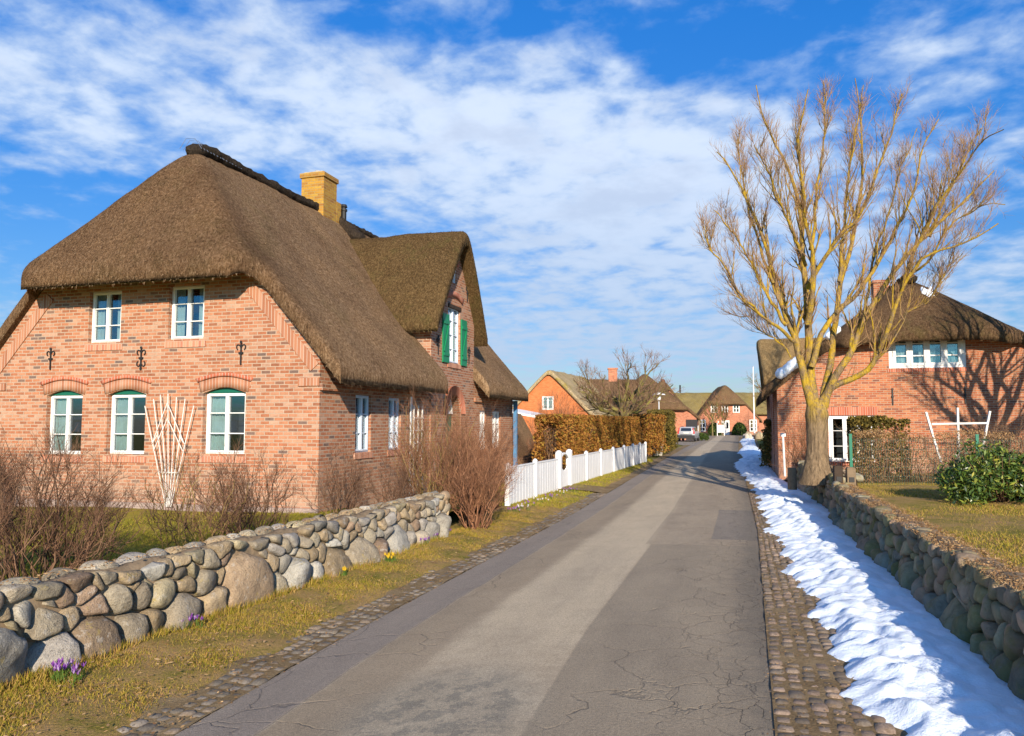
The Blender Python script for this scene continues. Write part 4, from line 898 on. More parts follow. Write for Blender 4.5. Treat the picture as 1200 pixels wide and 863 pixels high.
zh2 = lambda X, Y: np.minimum(zr2(X, Y), 4.66 + 1.10 * (Y + .6)) - .05
patch(H2, .15, .55, .55, .85, zh2, 'tiny patch of snow near the peak of the right-hand roof')

# ------------------------------------------------------------------ houses further down the street
def small_house(loc, rz, W, L, zr, slope, hip_z, label, brick, thatch, bonnet=.5, thick=.4, hs=1.5, **kw):
    return half_hip_house('thatched_house', loc, rz, W, L, zr, slope, W / 2 + .45, hip_z, hs, label, MATS[brick], MATS[thatch], bonnet=bonnet, thick=thick, res=(34, 40), bumpamp=.06, **kw)
# orange gabled house
p = at(644, 495, 62); yaw3 = -R(20)
H3, w3, r3 = small_house((p[0], p[1], 0), yaw3, 8.6, 10.5, 6.35, 1.02, 6.9, 'bright orange gabled house with pale mossy thatch beyond the hedge', 'brick_orange', 'thatch_pale', bonnet=.25, verge=.25, backhip=True)
f3 = face_fn('front', 8.6, 10.5); window(H3, w3, f3, -.65, .35, 3.0, 4.1, frame=fr, recess=.05, sill=None, curtain=((.1, .9),), fw=.08)
window(H3, w3, f3, 1.8, 2.8, .8, 1.9, frame=fr, recess=.05, sill=None)
# annexe with flat white edge left of it
an = empty('annexe', (at(630, 495, 55)[0], 55, 0), -R(20)); tag(an, 'low annexe with a white edged lean-to roof below the orange gable', 'annexe')
m = MB(); m.box(-2.3, 1.6, 0, 3, 0, 2.2); m.build('wall', MATS['brick_orange'], an)
m = MB(); m.add([(-2.5, -.3, 2.9), (-2.5, 3.2, 3.0), (1.9, 3.2, 2.2), (1.9, -.3, 2.1), (-2.5, -.3, 2.75), (-2.5, 3.2, 2.85), (1.9, 3.2, 2.05), (1.9, -.3, 1.95)], [(0, 1, 2, 3), (4, 5, 6, 7), (0, 3, 7, 4), (1, 2, 6, 5), (0, 1, 5, 4), (3, 2, 6, 7)]); m.build('roof', MATS['white_paint'], an)
# long brown thatched house behind the apple tree: ridge across the view
p = at(742, 495, 84)
H4, w4, r4 = small_house((p[0] - 7.2, p[1] + 4, 0), R(90) - R(186) , 9.5, 9.5, 7.0, .95, 4.6, 'long low house with dark brown thatch behind the small gnarled tree', 'brick_far', 'thatch_dark')
m = MB(); m.box(-.5, .5, 5.0, 6.0, 6.2, 8.1); m.box(-.58, .58, 4.92, 6.08, 8.0, 8.15); m.build('chimney', MATS['brick_far'], r4)
# house with carport, hip end towards the street
p = at(756, 495, 89)
H5, w5, r5 = small_house((p[0], p[1], 0), -R(10), 11.6, 11, 7.9, .88, 3.75, 'house with half hipped dark thatch and open carport beside the parked car', 'brick_far', 'thatch_dark', bonnet=.6, hs=1.1)
window(H5, w5, face_fn('front', 8.4, 11), -1.2, -.2, 1.0, 2.0, frame=fr, recess=.05, sill=None)
m = MB(); m.tube((2.9, -.07, 2.3), (2.9, -.0, 2.3), .2, .2, 14); m.build('wall_lamp', MATS['lamp_glass'], H5)
m = MB(); m.box(6.0, 6.2, -.1, .1, 0, 2.25); m.build('carport_post', MATS['post_wood'], H5)
m = MB(); m.box(4.6, 5.9, -.02, .06, -.1, 2.3); m.build('carport_shade_panel', MATS['interior'], H5)  # dark slab on the wall stands in for the shade inside the carport
p = at(794, 495, 106)
H6, w6, r6 = small_house((p[0] - 1.2, p[1] + 4, 0), -R(12), 7.6, 10, 8.2, 1.3, 6.9, 'tall dark thatched house with red ridge rising behind the carport house', 'brick_far', 'thatch_dark', bonnet=.6, hs=1.2)
ridge_roll('ridge_cap', [(0, .2, 7.9), (0, 4, 8.2), (0, 9, 8.2)], .28, MATS['roof_tile'], r6, n=16)
# house closing the street
p = at(853, 495, 121); DW, DL = 9.6, 10
H7, w7, r7 = small_house((p[0], p[1], 0), -R(6), DW, DL, 8.05, 1.12, 5.1, 'thatched brick house closing the end of the street with white door', 'brick_far', 'thatch_dark', bonnet=.5, hs=1.5)
f7 = face_fn('front', DW, DL)
for a in (-2.6, -.95, .8): window(H7, w7, f7, a, a + 1.05, 3.5, 4.75, frame=fr, recess=.04, sill=None, fw=.09, mw=.07, rows=2, interior=True)
for a in (-4.55, 3.3): window(H7, w7, f7, a, a + 1.15, .55, 2.4, frame=fr, recess=.04, sill=None, fw=.09, mw=.07, rows=3)
cut = MB(f7); cut.box(-.95, .25, -.25, .3, -.2, 2.3); boolean_cut(w7, cut)
m = MB(f7); m.box(-.94, .24, -.24, -.05, 0, 2.29); 
d7 = m.build('door', MATS['white_paint'], H7); m = MB(f7)
for x in (-.75, -.25): m.box(x, x + .35, -.05, -.04, 1.0, 2.0)
m.build('glass_pane', MATS['car_glass'], d7)
# its long wing with a mossy roof running across
wg7 = prism_mesh('wing_wall', [(-4.2, -.2), (4.2, -.2), (4.2, 3.6), (0, 6.6), (-4.2, 3.6)], -10, 14, MATS['brick_far'], H7); wg7.matrix_basis = Matrix.Translation((0, 9, 0)) @ Matrix.Rotation(R(-90), 4, 'Z')
wr = thatch_sheet('wing_roof', edge_samples(24, length=9), np.linspace(0, 1, 40), const(-4.8), const(4.8), const(-10.4), const(14.4), lambda X, Y: 7.35 - .78 * np.sqrt(X * X + .2), .4, MATS['thatch_mossy'], H7, bumpamp=.06)
wr.matrix_basis = wg7.matrix_basis.copy()
m = MB(); m.tube((-6.3, 9, 7.0), (-6.3, 9, 8.3), .14, .14); m.build('flue_pipe', MATS['iron'], H7)
# shed behind the big house, with blue posts
sh = empty('shed', (float(at(626, 495, 29)[0]) - .9, 29.0, 0), -TH); tag(sh, 'small dark shed with steep thatched side and blue post behind the big house', 'shed')
m = MB(); m.prism([(-1.6, -.1), (.55, -.1), (-.45, 2.1), (-1.6, 2.3)], 0, 3); m.build('wall', MATS['dark_wood'], sh)
m = MB(); m.prism([(-1.7, 2.45), (-.5, 2.35), (.85, -.05), (.62, -.05), (-.6, 2.1), (-1.7, 2.2)], -.35, 3.2); m.build('roof', MATS['thatch'], sh)
m = MB(); m.box(-.42, -.28, -.6, -.46, 0, 1.35); m.box(-1.4, -.28, -.58, -.48, 1.2, 1.3); m.build('post', MATS['blue_paint'], sh)
# ------------------------------------------------------------------ white fence with gate
y0f, y1f = 18.0, 37.6
fe = empty('picket_fence', (float(fenceL(y0f)), y0f, 0), -math.atan(.337)); tag(fe, 'long white boarded garden fence with round post caps along the verge', 'fence')
FLn = (y1f - y0f) * math.hypot(1, .337)
fn_f = lambda a, d, z: (d, a, z)
bays = [0, 2.2, 4.55, 5.75, 8.0, 10.3, 12.6, 14.9, 17.1, 19.0, FLn]
for i, s in enumerate(bays):
    gp = i in (2, 3); w_ = .08 if gp else .055; hgt = 1.12 if gp else .99
    m = MB(fn_f); m.box(s - w_, s + w_, -w_, w_, -.02, hgt); m.tube((s, 0, hgt), (s, 0, hgt + .03), w_ * 1.25, w_ * 1.25, 12); m.tube((s, 0, hgt + .03), (s, 0, hgt + .065), w_ * .95, w_ * .5, 12)
    m.build('fence_post', MATS['white_fence'], fe, bevel=.006)
for i in range(len(bays) - 1):
    a, b = bays[i] + .06, bays[i + 1] - .06
    m = MB(fn_f)
    if i == 2:
        n = 9; a += .03; b -= .03
        for k in range(n):
            x0 = a + (b - a) * k / n; x1 = a + (b - a) * (k + 1) / n - .012; top = .80 - .22 * math.sin(math.pi * (k + .5) / n); m.box(x0, x1, -.012, .012, .08, top)
        for k in range(10):
            t, u_ = k / 10, (k + 1) / 10; m.bar((a + (b - a) * t, 0, .92 + .16 * math.sin(math.pi * t)), (a + (b - a) * u_, 0, .92 + .16 * math.sin(math.pi * u_)), .05)
        m.box(a, b, -.03, -.012, .2, .28); m.box(a, b, -.03, -.012, .5, .58); m.box(a, a + .05, -.025, .015, .05, .98); m.box(b - .05, b, -.025, .015, .05, .98)
        m.build('gate', MATS['white_fence'], fe)
    else:
        n = int((b - a) / .115)
        for k in range(n):
            x0 = a + (b - a) * k / n; x1 = a + (b - a) * (k + 1) / n - .005; m.box(x0, x1, -.012, .012 + .003 * (k % 2), .07, .93)
        m.box(a, b, -.025, .028, .93, .965); m.box(a, b, -.02, .022, .05, .068)
        m.build('fence_panel', MATS['white_fence'], fe)

# ------------------------------------------------------------------ hedges
def leafy(name, root, pts, size, mat, aspect=.6):
    v, f = leaf_quads(pts, size, aspect); return mesh_np(name, v, [f], MATS[mat], root)
def hedge(label, A, B, w, h, n, size, mat, stemmat, lump=.12, cat='hedge', rot=0, skirt=1.0, name='hedge'):
    A = np.array(A, float); B = np.array(B, float); d = B - A; Ln = np.linalg.norm(d); d /= Ln; nn = np.array([d[1], -d[0]])
    root = empty(name, (A[0], A[1], 0)); tag(root, label, cat)
    s = rng.uniform(0, Ln, n); zz = h * rng.uniform(.06, 1, n) ** .9; th = rng.uniform(-1, 1, n); shell = np.sign(th) * np.abs(th) ** .35
    top = rng.random(n) < .22; zz[top] = h * rng.uniform(.9, 1.02, top.sum()); shell[top] = rng.uniform(-1, 1, top.sum())
    lumpv = np.array([mnoise.noise(Vector((a * .9, b * .9, 3))) + .5 * mnoise.noise(Vector((a * 2.9, b * 2.9, 9))) for a, b in zip(s, zz)]) * lump
    off = shell * (w / 2 + lumpv) * np.clip(1.15 - .25 * zz / h, 0, 1.1); zz = zz * (1 + lumpv * .25)
    keep = rng.random(n) < np.clip(.25 + zz / h * 1.8, 0, 1) * np.clip(.75 + lumpv * 4, .15, 1)
    C = np.column_stack([d[0] * s + nn[0] * off, d[1] * s + nn[1] * off, zz])[keep]
    leafy('foliage', root, C, size, mat)
    N = int(Ln * 26); s = rng.uniform(0, Ln, N); k = 6; P = np.zeros((N, k, 3)); o0 = rng.uniform(-.2, .2, N) * w; o1 = rng.uniform(-.5, .5, N) * w
    for j in range(k):
        t = j / (k - 1); o_ = o0 + (o1 - o0) * t; ss = s + rng.normal(size=N) * .04 * j; P[:, j] = np.column_stack([d[0] * ss + nn[0] * o_, d[1] * ss + nn[1] * o_, np.full(N, h * .98) * t * rng.uniform(.8, 1.02)])
    Rr = np.full((N, 1), .014) * np.linspace(1, .3, k)[None]; v, f = tubes(P, Rr, 4)
    P1, R1 = sprout(P, Rr, 7, .15, 1, .25, .55, (25, 70), .1, 4, .6, rmin=.004); v2, f2_ = tubes(P1, R1, 3); v, f = merge([(v, f), (v2, f2_)])
    mesh_np('stems', v, [f], MATS[stemmat], root); return root
hedge('long clipped brown beech hedge standing behind the white fence', (1.15, 25.0), (6.15, 39.6), .95, 2.2, 95000, .045, 'beech_leaf', 'twig', .16)
hedge('darker clipped hedge of rounded columns beyond the fence end', (9.2, 48.3), (11.3, 56.5), 1.3, 2.6, 26000, .075, 'thuja_leaf', 'twig_yellow', .35)
hedge('brown scrubby hedge beside the pale planter past the fence', (7.0, 43.5), (9.0, 47.2), 1.1, 2.35, 16000, .07, 'beech_leaf', 'twig', .3)
hedge('dark overgrown hedge on the bank beyond the bare tree', (10.75, 31.0), (15.3, 44.0), 1.0, 2.0, 22000, .07, 'thuja_leaf', 'twig', .5)
hedge('dark hedge running on towards the flagpole', (20.6, 58.0), (28.0, 80.0), 1.6, 2.3, 12000, .12, 'thuja_leaf', 'twig', .5)
# bare brown hedge in front of the right-hand house
hedge('bare brown twiggy hedge behind the green wire fence', (8.55, 19.3), (12.3, 18.2), 1.1, 1.75, 16000, .022, 'litter', 'twig', .4)
hedge('dark evergreen hedge under the ground floor window of the right house', (9.9, 22.6), (11.4, 22.2), .7, 2.1, 6500, .05, 'thuja_leaf', 'twig', .25)

# ------------------------------------------------------------------ shrubs (bare)
TW = MATS['twig']; TP = MATS['twig_pink']; TR = MATS['twig_red']; TY = MATS['twig_yellow']
def gpt(px, py, z): g = ground(px, py, z); return (float(g[0]), float(g[1]), z)
bl = [((-4.75, 7.75, .33), 1.55, 1.8, 50, TW, 'big dense bare shrub at the left behind the stone wall', MATS['twig_shrub'], 1.3),
      ((-5.65, 7.9, .33), 1.5, 1.4, 36, TW, 'bare shrub cut off by the left edge of the picture', MATS['twig_shrub'], 1.2),
      ((-4.05, 9.9, .33), 1.35, 1.35, 22, TY, 'bare shrub below the white fan trellis', MATS['twig_shrub'], 1.1),
      ((-3.75, 11.0, .33), 1.30, 1.6, 38, TW, 'rounded bare shrub below the right-hand front window', MATS['twig_shrub'], 1.1),
      ((-2.95, 13.2, .33), 1.35, 1.2, 22, TW, 'bare shrub at the corner of the brick house', MATS['twig_shrub'], 1.1),
      ((-2.15, 14.2, .33), 1.05, 1.2, 20, TW, 'low bare shrub under the side windows', MATS['twig_shrub'], 1.0)]
for loc, h, w, n, m0, lab, tm, dn in bl: shrub('bare_shrub', loc, h, w, n, m0, lab, group='bare shrubs behind the stone wall', twigmat=tm, dens=dn, twr=1.0)
shrub('bare_shrub', (-1.55, 14.9, .3), 2.25, 1.9, 40, TY, 'tall yellowish bare bush rising behind the end of the stone wall', twigmat=TR, dens=1.2, spread=.75)
shrub('bare_shrub', (-.66, 14.2, .05), 1.95, 1.7, 40, TR, 'dense red-brown bare bush between stone wall and white fence', twigmat=TR, dens=1.25, spread=.8)
shrub('bare_shrub', (-.75, 17.0, .15), 2.2, 1.5, 44, TR, 'red-brown bare bush beside the near end of the fence', twigmat=TR, dens=1.3)
shrub('bare_shrub', (13.0, 20.6, .45), 1.7, 2.4, 44, TP, 'pale wispy bare bush under the white rail trellis', twigmat=TP, dens=1.2)
shrub('bare_shrub', (1.3, 29.5, .0), 2.0, 1.8, 30, TR, 'bare brown bush left of the beech hedge', twigmat=TR, dens=1.2)
shrub('bare_shrub', (14.5, 19.3, .5), 2.7, 1.6, 40, TW, 'dark bare bush at the right edge of the picture', twigmat=TW, dens=1.4, leafmat=MATS['thuja_leaf'])
shrub('bare_shrub', (2.35, 41.5, .0), 3.6, 3.2, 30, TR, 'tall reddish bare bush in front of the orange gable', twigmat=TR, dens=1.2, twr=2)
shrub('bare_shrub', (8.9, 23.6, .3), 2.3, 1.3, 26, TW, 'bare bush against the corner of the right house', twigmat=TR, dens=1.2)

# ------------------------------------------------------------------ trees
def tree_from_limbs(name, label, base, trunk, limbs, Y0, mats, counts, scale=1.0, group=None, trunk_k=14, c1=(.5, 1.7), c2=(.35, 1.0), c3=(.2, .5), up=(.28, .22, .15), fall=.5):
    root = empty(name, base); tag(root, label, 'tree', group); b = np.array(base)
    tp, trad = trunk; P = smooth_path(np.array(tp) , 24, 2); rr = np.interp(np.linspace(0, 1, 24), np.linspace(0, 1, len(trad)), trad)
    v, f = tubes(P[None], rr[None], 20)
    v += np.array([mnoise.noise_vector(Vector(q) * 2.2) * .07 * trad[0] + mnoise.noise_vector(Vector(q) * 6) * .02 * trad[0] for q in v])
    mesh_np('trunk', v, [f], mats[0], root, smooth=True)
    LP = []; LR = []; n = 26
    for pts, r0, r1 in limbs:
        q = smooth_path(np.array(pts), n, 2); wob = np.cumsum(rng.normal(size=(n, 3)) * .018 * scale, 0); wob -= np.linspace(0, 1, n)[:, None] * wob[-1]; q += wob; LP.append(q); LR.append(r0 + (r1 - r0) * np.linspace(0, 1, n) ** .75)
    LP = np.array(LP); LR = np.array(LR); v, f = tubes(LP, LR, 10); mesh_np('limbs', v, [f], mats[0], root, smooth=True)
    P1, R1 = sprout(LP, LR, counts[0], .18, .92, c1[0], c1[1], (14, 42), up[0], 8, .5, lenfall=fall, rmax=.045 * scale, rmin=.009 * scale, wig=.10)
    P2, R2 = sprout(P1, R1, counts[1], .15, 1, c2[0], c2[1], (20, 50), up[1], 6, .6, rmin=.005 * scale, wig=.13)
    P2b, R2b = sprout(LP, LR, counts[0], .12, .95, c2[0] * .7, c2[1] * .9, (20, 60), up[1], 6, .3, rmax=.012 * scale, rmin=.005 * scale, wig=.13)
    P3, R3 = sprout(np.concatenate([P2, P2b]), np.concatenate([R2, R2b]), counts[2], .1, 1, c3[0], c3[1], (18, 50), up[2], 4, .65, rmin=.0032 * scale, wig=.15)
    v, f = tubes(P1, R1, 6); mesh_np('branches', v, [f], mats[1], root, smooth=True)
    v, f = merge([tubes(P2, R2, 4), tubes(P2b, R2b, 4), tubes(P3, R3, 3)]); mesh_np('twigs', v, [f], mats[2], root)
    return root
TY0 = 18.5; tb = at(958, 553, TY0); tb = np.array([tb[0], TY0, .78])
def TP_(px, py, dy=0.0): return at(px, py, TY0 + dy) - tb
trunk = ([(0, 0, -.25), (0, 0, 0), (0, 0, .35), TP_(957, 520), TP_(957, 500), TP_(957, 484), TP_(957, 472)], [.46, .36, .27, .24, .235, .25, .28, .2])
raw = [([(952, 478), (943, 448), (934, 415), (925, 385), (913, 360), (905, 330), (893, 290), (880, 255), (867, 225), (852, 195), (840, 178)], .17, .014, .3),
       ([(928, 400), (917, 387), (893, 368), (868, 345), (847, 310), (832, 285), (825, 265)], .075, .01, -1.2),
       ([(922, 382), (900, 352), (884, 318), (870, 290), (850, 262), (836, 246)], .07, .01, -.2),
       ([(955, 476), (950, 430), (945, 380), (943, 330), (940, 290), (935, 240), (925, 200), (905, 165), (892, 130), (886, 100)], .19, .012, 1.2),
       ([(946, 380), (951, 345), (953, 300), (945, 260), (942, 220), (938, 170), (947, 105)], .12, .012, -1.5),
       ([(965, 476), (970, 448), (976, 420), (980, 375), (983, 335), (994, 300), (1004, 258), (1013, 191), (1007, 130), (1002, 92)], .15, .012, 2.0),
       ([(964, 478), (972, 448), (990, 428), (1010, 387), (1022, 357), (1040, 339), (1061, 305), (1087, 278), (1115, 252), (1140, 225), (1165, 200)], .16, .012, -.8),
       ([(962, 474), (974, 450), (1005, 446), (1024, 426), (1035, 399), (1047, 366), (1065, 321), (1078, 300), (1104, 293), (1140, 284), (1170, 262)], .14, .012, -2.2),
       ([(1060, 332), (1072, 290), (1095, 245), (1125, 205), (1150, 165), (1176, 152)], .08, .01, -2.6),
       ([(950, 432), (959, 392), (980, 363), (1005, 342), (1029, 306), (1046, 276), (1062, 245), (1075, 215), (1080, 173), (1100, 140)], .12, .012, .8),
       ([(945, 340), (955, 315), (976, 288), (1002, 262), (1020, 228), (1042, 173), (1057, 110)], .09, .012, -1.4),
       ([(906, 332), (893, 300), (882, 262), (872, 222), (866, 180), (862, 155)], .06, .01, 1.8),
       ([(944, 312), (931, 272), (910, 232), (897, 200), (884, 170)], .07, .01, -2.2),
       ([(948, 292), (955, 240), (965, 190), (967, 140), (965, 95)], .07, .01, 2.2),
       ([(984, 330), (990, 280), (995, 235), (998, 200), (1003, 150), (1012, 100)], .07, .01, .2),
       ([(1010, 386), (1018, 340), (1022, 300), (1040, 255), (1050, 200), (1075, 150)], .06, .01, 2.6),
       ([(1035, 398), (1060, 372), (1090, 350), (1105, 322), (1128, 297)], .035, .008, -1.2),
       ([(930, 420), (915, 400), (896, 388), (880, 370), (868, 372)], .035, .008, .9),
       ([(1090, 278), (1110, 230), (1128, 190), (1150, 150)], .05, .01, .8),
       ([(1066, 322), (1090, 306), (1118, 262), (1150, 238), (1178, 240)], .05, .01, -1.0)]
limbs = []
for pts, r0, r1, dy in raw:
    n = len(pts); limbs.append(([TP_(x, y, dy * (i / (n - 1)) ** 1.1) for i, (x, y) in enumerate(pts)], r0 * .66, r1))
tree_from_limbs('bare_tree', 'big bare tree with yellow lichened limbs on the bank at right', tuple(tb), trunk, limbs, TY0, (MATS['bark_lichen'], MATS['bark_lichen'], MATS['twig_tree']), (20, 6, 4), fall=.7, up=(.38, .30, .22), c1=(.7, 2.1), c2=(.3, .85), c3=(.2, .5))
def generic_tree(name, label, base, h, r, nl, mats, seed, counts=(8, 5, 3), trunk_h=.3, trunk_r=.16, scale=1.0, group=None, lean=(0, 0)):
    rr = np.random.default_rng(seed); th_ = h * trunk_h; lx, ly = lean
    tr = ([(0, 0, -.2), (0, 0, 0), (lx * .3, ly * .3, th_ * .5), (lx, ly, th_)], [trunk_r * 1.5, trunk_r * 1.1, trunk_r, trunk_r]); L = []
    for i in range(nl):
        a = 2 * math.pi * i / nl + rr.uniform(-.4, .4); rad = r * rr.uniform(.35, 1); top = h * (1 - .35 * (rad / r) ** 2) * rr.uniform(.85, 1)
        z0 = th_ * rr.uniform(.8, 1); p = [(lx, ly, z0)]
        for s in (.3, .6, .85, 1): p.append((lx + math.cos(a) * rad * s ** .8 + rr.normal() * .06 * h * .5, ly + math.sin(a) * rad * s ** .8 + rr.normal() * .06 * h * .5, z0 + (top - z0) * s))
        L.append((p, trunk_r * .6, .012 * scale))
    return tree_from_limbs(name, label, base, tr, L, 0, mats, counts, scale, group, fall=.35, c1=(.15 * h, .36 * h), c2=(.08 * h, .18 * h), c3=(.04 * h, .09 * h), up=(.15, .1, .08))
BL, BP = MATS['bark_lichen'], MATS['bark_plain']
generic_tree('apple_tree', 'gnarled bare tree with round crown behind the beech hedge', (5.75, 40.5, 0), 5.9, 3.3, 11, (BP, BP, TP), 5, (9, 6, 4), .42, .2, 2.0)
generic_tree('bare_tree', 'bare tree beyond the right edge whose twigs reach into the picture', (15.8, 18.4, .6), 9.2, 4.0, 12, (BP, BP, TP), 8, (9, 6, 3), .36, .2, 1.0)
generic_tree('bare_tree', 'distant bare tree behind the flagpole', (36.5, 103, 0), 10.0, 5.0, 12, (BP, BP, TY), 9, (8, 5, 3), .3, .3, 3.2)
generic_tree('bare_tree', 'small bare street tree left of the white door', (29.4, 113, 0), 6.2, 1.6, 8, (BP, BP, TR), 15, (7, 4, 2), .35, .10, 3.0, group='two young trees before the end house')
generic_tree('bare_tree', 'small bare street tree nearest the left round bush', (31.2, 114, 0), 6.0, 1.5, 8, (BP, BP, TR), 16, (7, 4, 2), .35, .10, 3.0, group='two young trees before the end house')
generic_tree('bare_tree', 'faint bare tree behind the ridge of the orange house', (at(690, 495, 108)[0], 108, 0), 9.0, 6.0, 12, (BP, BP, TP), 18, (7, 5, 3), .3, .25, 3.2)
generic_tree('bare_tree', 'dark bare tree over the hedge near the flagpole', (23.8, 66, 0), 6.5, 2.6, 9, (BP, BP, TR), 19, (8, 5, 3), .3, .16, 2.4)

# ------------------------------------------------------------------ evergreen shrubs
def leaf_shrub(name, loc, rx, ry, h, n, size, mat, label, aspect=.34, lumps=14, cat='shrub', tight=.8, group=None):
    root = empty(name, loc); tag(root, label, cat, group); C = []
    for i in range(lumps):
        a = rng.uniform(0, 2 * math.pi); q = math.sqrt(rng.uniform(0, 1)) * .72; c = np.array([rx * q * math.cos(a), ry * q * math.sin(a), h * rng.uniform(.35, .78) * (1 - .35 * q)]); rad = h * rng.uniform(.2, .36)
        d = rng.normal(size=(n // lumps, 3)); d /= np.linalg.norm(d, axis=1, keepdims=True); C.append(c + d * rad * rng.uniform(tight, 1.05, (n // lumps, 1)) * [1.15, 1.15, 1])
    C = np.concatenate(C); C[:, 2] = np.abs(C[:, 2]); leafy('foliage', root, C, size, mat, aspect)
    k = 40; P = np.zeros((k, 5, 3)); t = rng.normal(size=(k, 2)) * .4
    for j in range(5): P[:, j] = np.column_stack([t[:, 0] * rx * j / 4, t[:, 1] * ry * j / 4, np.full(k, h * .8 * j / 4)])
    v, f = tubes(P, np.full((k, 1), .012) * np.linspace(1, .4, 5)[None], 4); mesh_np('stems', v, [f], TW, root); return root
leaf_shrub('rhododendron', (8.05, 12.7, .55), 1.2, .8, 1.15, 15000, .05, 'rhodo_leaf', 'glossy dark green rhododendron on the lawn behind the right wall', lumps=26, tight=.55)
leaf_shrub('rhododendron', (9.6, 12.4, .55), .9, .8, 1.25, 9000, .055, 'rhodo_leaf', 'yellow-green evergreen bush cut by the right edge of the picture', lumps=14)
for px, yy, rx, lab in ((837, 117, 1.05, 'round clipped dark green bush left of the white door'), (866.5, 117, 1.15, 'round clipped dark green bush right of the white door')):
    X = at(px, 495, yy)[0]; root = empty('round_bush', (X, yy, 0)); tag(root, lab, 'bush', 'clipped round bushes before the end house')
    d = rng.normal(size=(3500, 3)); d /= np.linalg.norm(d, axis=1, keepdims=True); d[:, 2] = np.abs(d[:, 2]); leafy('foliage', root, d * [rx, rx, 1.95] * rng.uniform(.85, 1.02, (3500, 1)), .12, 'box_leaf')
    m = MB(); m.tube((0, 0, 0), (0, 0, 1.2), .06); m.build('stem', MATS['bark_plain'], root)
leaf_shrub('low_bush', (at(822, 495, 84)[0], 84, 0), 1.1, .7, .95, 2200, .11, 'box_leaf', 'low yellow-green bush at the corner of the carport forecourt', lumps=8)
# ------------------------------------------------------------------ green wire fence, posts, rail trellis on the right
A = np.array([8.0, 17.3]); B = np.array([11.7, 16.2]); dd = (B - A) / np.linalg.norm(B - A)
gf = empty('wire_fence', (A[0], A[1], .55), math.atan2(dd[1], dd[0])); tag(gf, 'green wire mesh fence on green posts in front of the right-hand hedge', 'fence')
X1 = float(ray(996, 495)[0] / ray(996, 495)[1]); 
def along(px):
    k = ray(px, 495)[0] / ray(px, 495)[1]; return (k * A[1] - A[0]) / (dd[0] - k * dd[1])
pa, pb = along(996), along(1144)
for s in (pa, pb, 2 * pb - pa):
    m = MB(); m.box(s - .03, s + .03, -.03, .03, 0, 1.15); m.box(s - .032, s + .032, -.032, .032, 1.15, 1.19); m.build('fence_post', MATS['fence_green'], gf)
for s0, s1 in ((pa, pb), (pb, 2 * pb - pa)):
    Vv = [((s0 + .03 + i * .05, .0, .05), (s0 + .03 + i * .05, 0, 1.1)) for i in range(int((s1 - s0 - .04) / .05))]; Hh = [((s0 + .03, .008, .05 + j * .2), (s1 - .03, .008, .05 + j * .2)) for j in range(6)]
    P = np.array([[a, b] for a, b in Vv + Hh]); v, f = tubes(P, np.full((len(P), 2), .0028), 3); mesh_np('wire_mesh', v, [f], MATS['wire_green'], gf)
for px, lab, hh, dx in ((982, 'darker weathered wooden post at the end of the mossy wall', .42, 0), (992, 'stout weathered wooden post with chamfered top at the end of the mossy wall', .40, .02)):
    X, Y = (float(at(px, 560, 16.05)[0]), 16.05 if px < 985 else 15.85); o = empty('wooden_post', (X, Y, .68), -R(10)); tag(o, lab, 'post', 'two wooden posts at the wall end')
    m = MB(); m.prism([(-.085, -.3), (.085, -.3), (.085, hh - .02), (.06, hh), (-.06, hh), (-.085, hh - .02)], -.075, .075); m.build('post', MATS['post_wood' if px > 985 else 'dark_wood'], o, bevel=.008)
    m = MB(); m.box(-.05, .05, -.09, -.076, .1, .2); m.build('plate', MATS['iron'], o)
Y = 20.0; q = lambda x, y: at(x, y, Y)
rt = empty('rail_trellis', (q(1122, 500)[0], Y, .5)); tag(rt, 'white wooden rail trellis rising above the bare hedge on the right', 'trellis'); b0 = np.array([q(1122, 500)[0], Y, .5])
m = MB()
for (x0, y0_, x1, y1_) in ((1085, 483, 1102, 520), (1160, 482, 1147, 520), (1122, 478, 1123, 520)): m.bar(tuple(q(x0, y0_) - b0), tuple(q(x1, y1_) * [1, 1, 1] - b0 + [0, 0, -.5]), .05, .04)
m.bar(tuple(q(1091, 497) - b0 + [0, -.03, 0]), tuple(q(1156, 496) - b0 + [0, -.03, 0]), .045, .03); m.build('rails', MATS['trellis_white'], rt)
# ------------------------------------------------------------------ street things far off
lp = at(772, 462, 54); o = empty('street_lamp', (lp[0], 54, 0)); tag(o, 'white street lamp with a wide hat above the hedge', 'street lamp')
m = MB(); m.tube((0, 0, 0), (0, 0, 3.55), .06, .045); m.build('pole', MATS['steel'], o)
m = MB(); m.tube((0, 0, 3.55), (0, 0, 3.9), .12, .17, 14); m.build('lamp_glass', MATS['lamp_glass'], o)
m = MB(); m.tube((0, 0, 3.9), (0, 0, 3.98), .46, .40, 18); m.tube((0, 0, 3.98), (0, 0, 4.12), .36, .06, 18); m.build('hood', MATS['white_paint'], o)
fp = at(884, 500, 92); o = empty('flagpole', (fp[0], 92, 0)); tag(o, 'tall bare white flagpole beside the end of the street', 'flagpole')
m = MB(); m.tube((0, 0, 0), (0, 0, 8.6), .10, .055, 12); m.build('pole', MATS['white_paint'], o); m = MB(); m.tube((0, 0, 8.6), (0, 0, 8.72), .09, .05); m.build('cap', MATS['steel'], o)
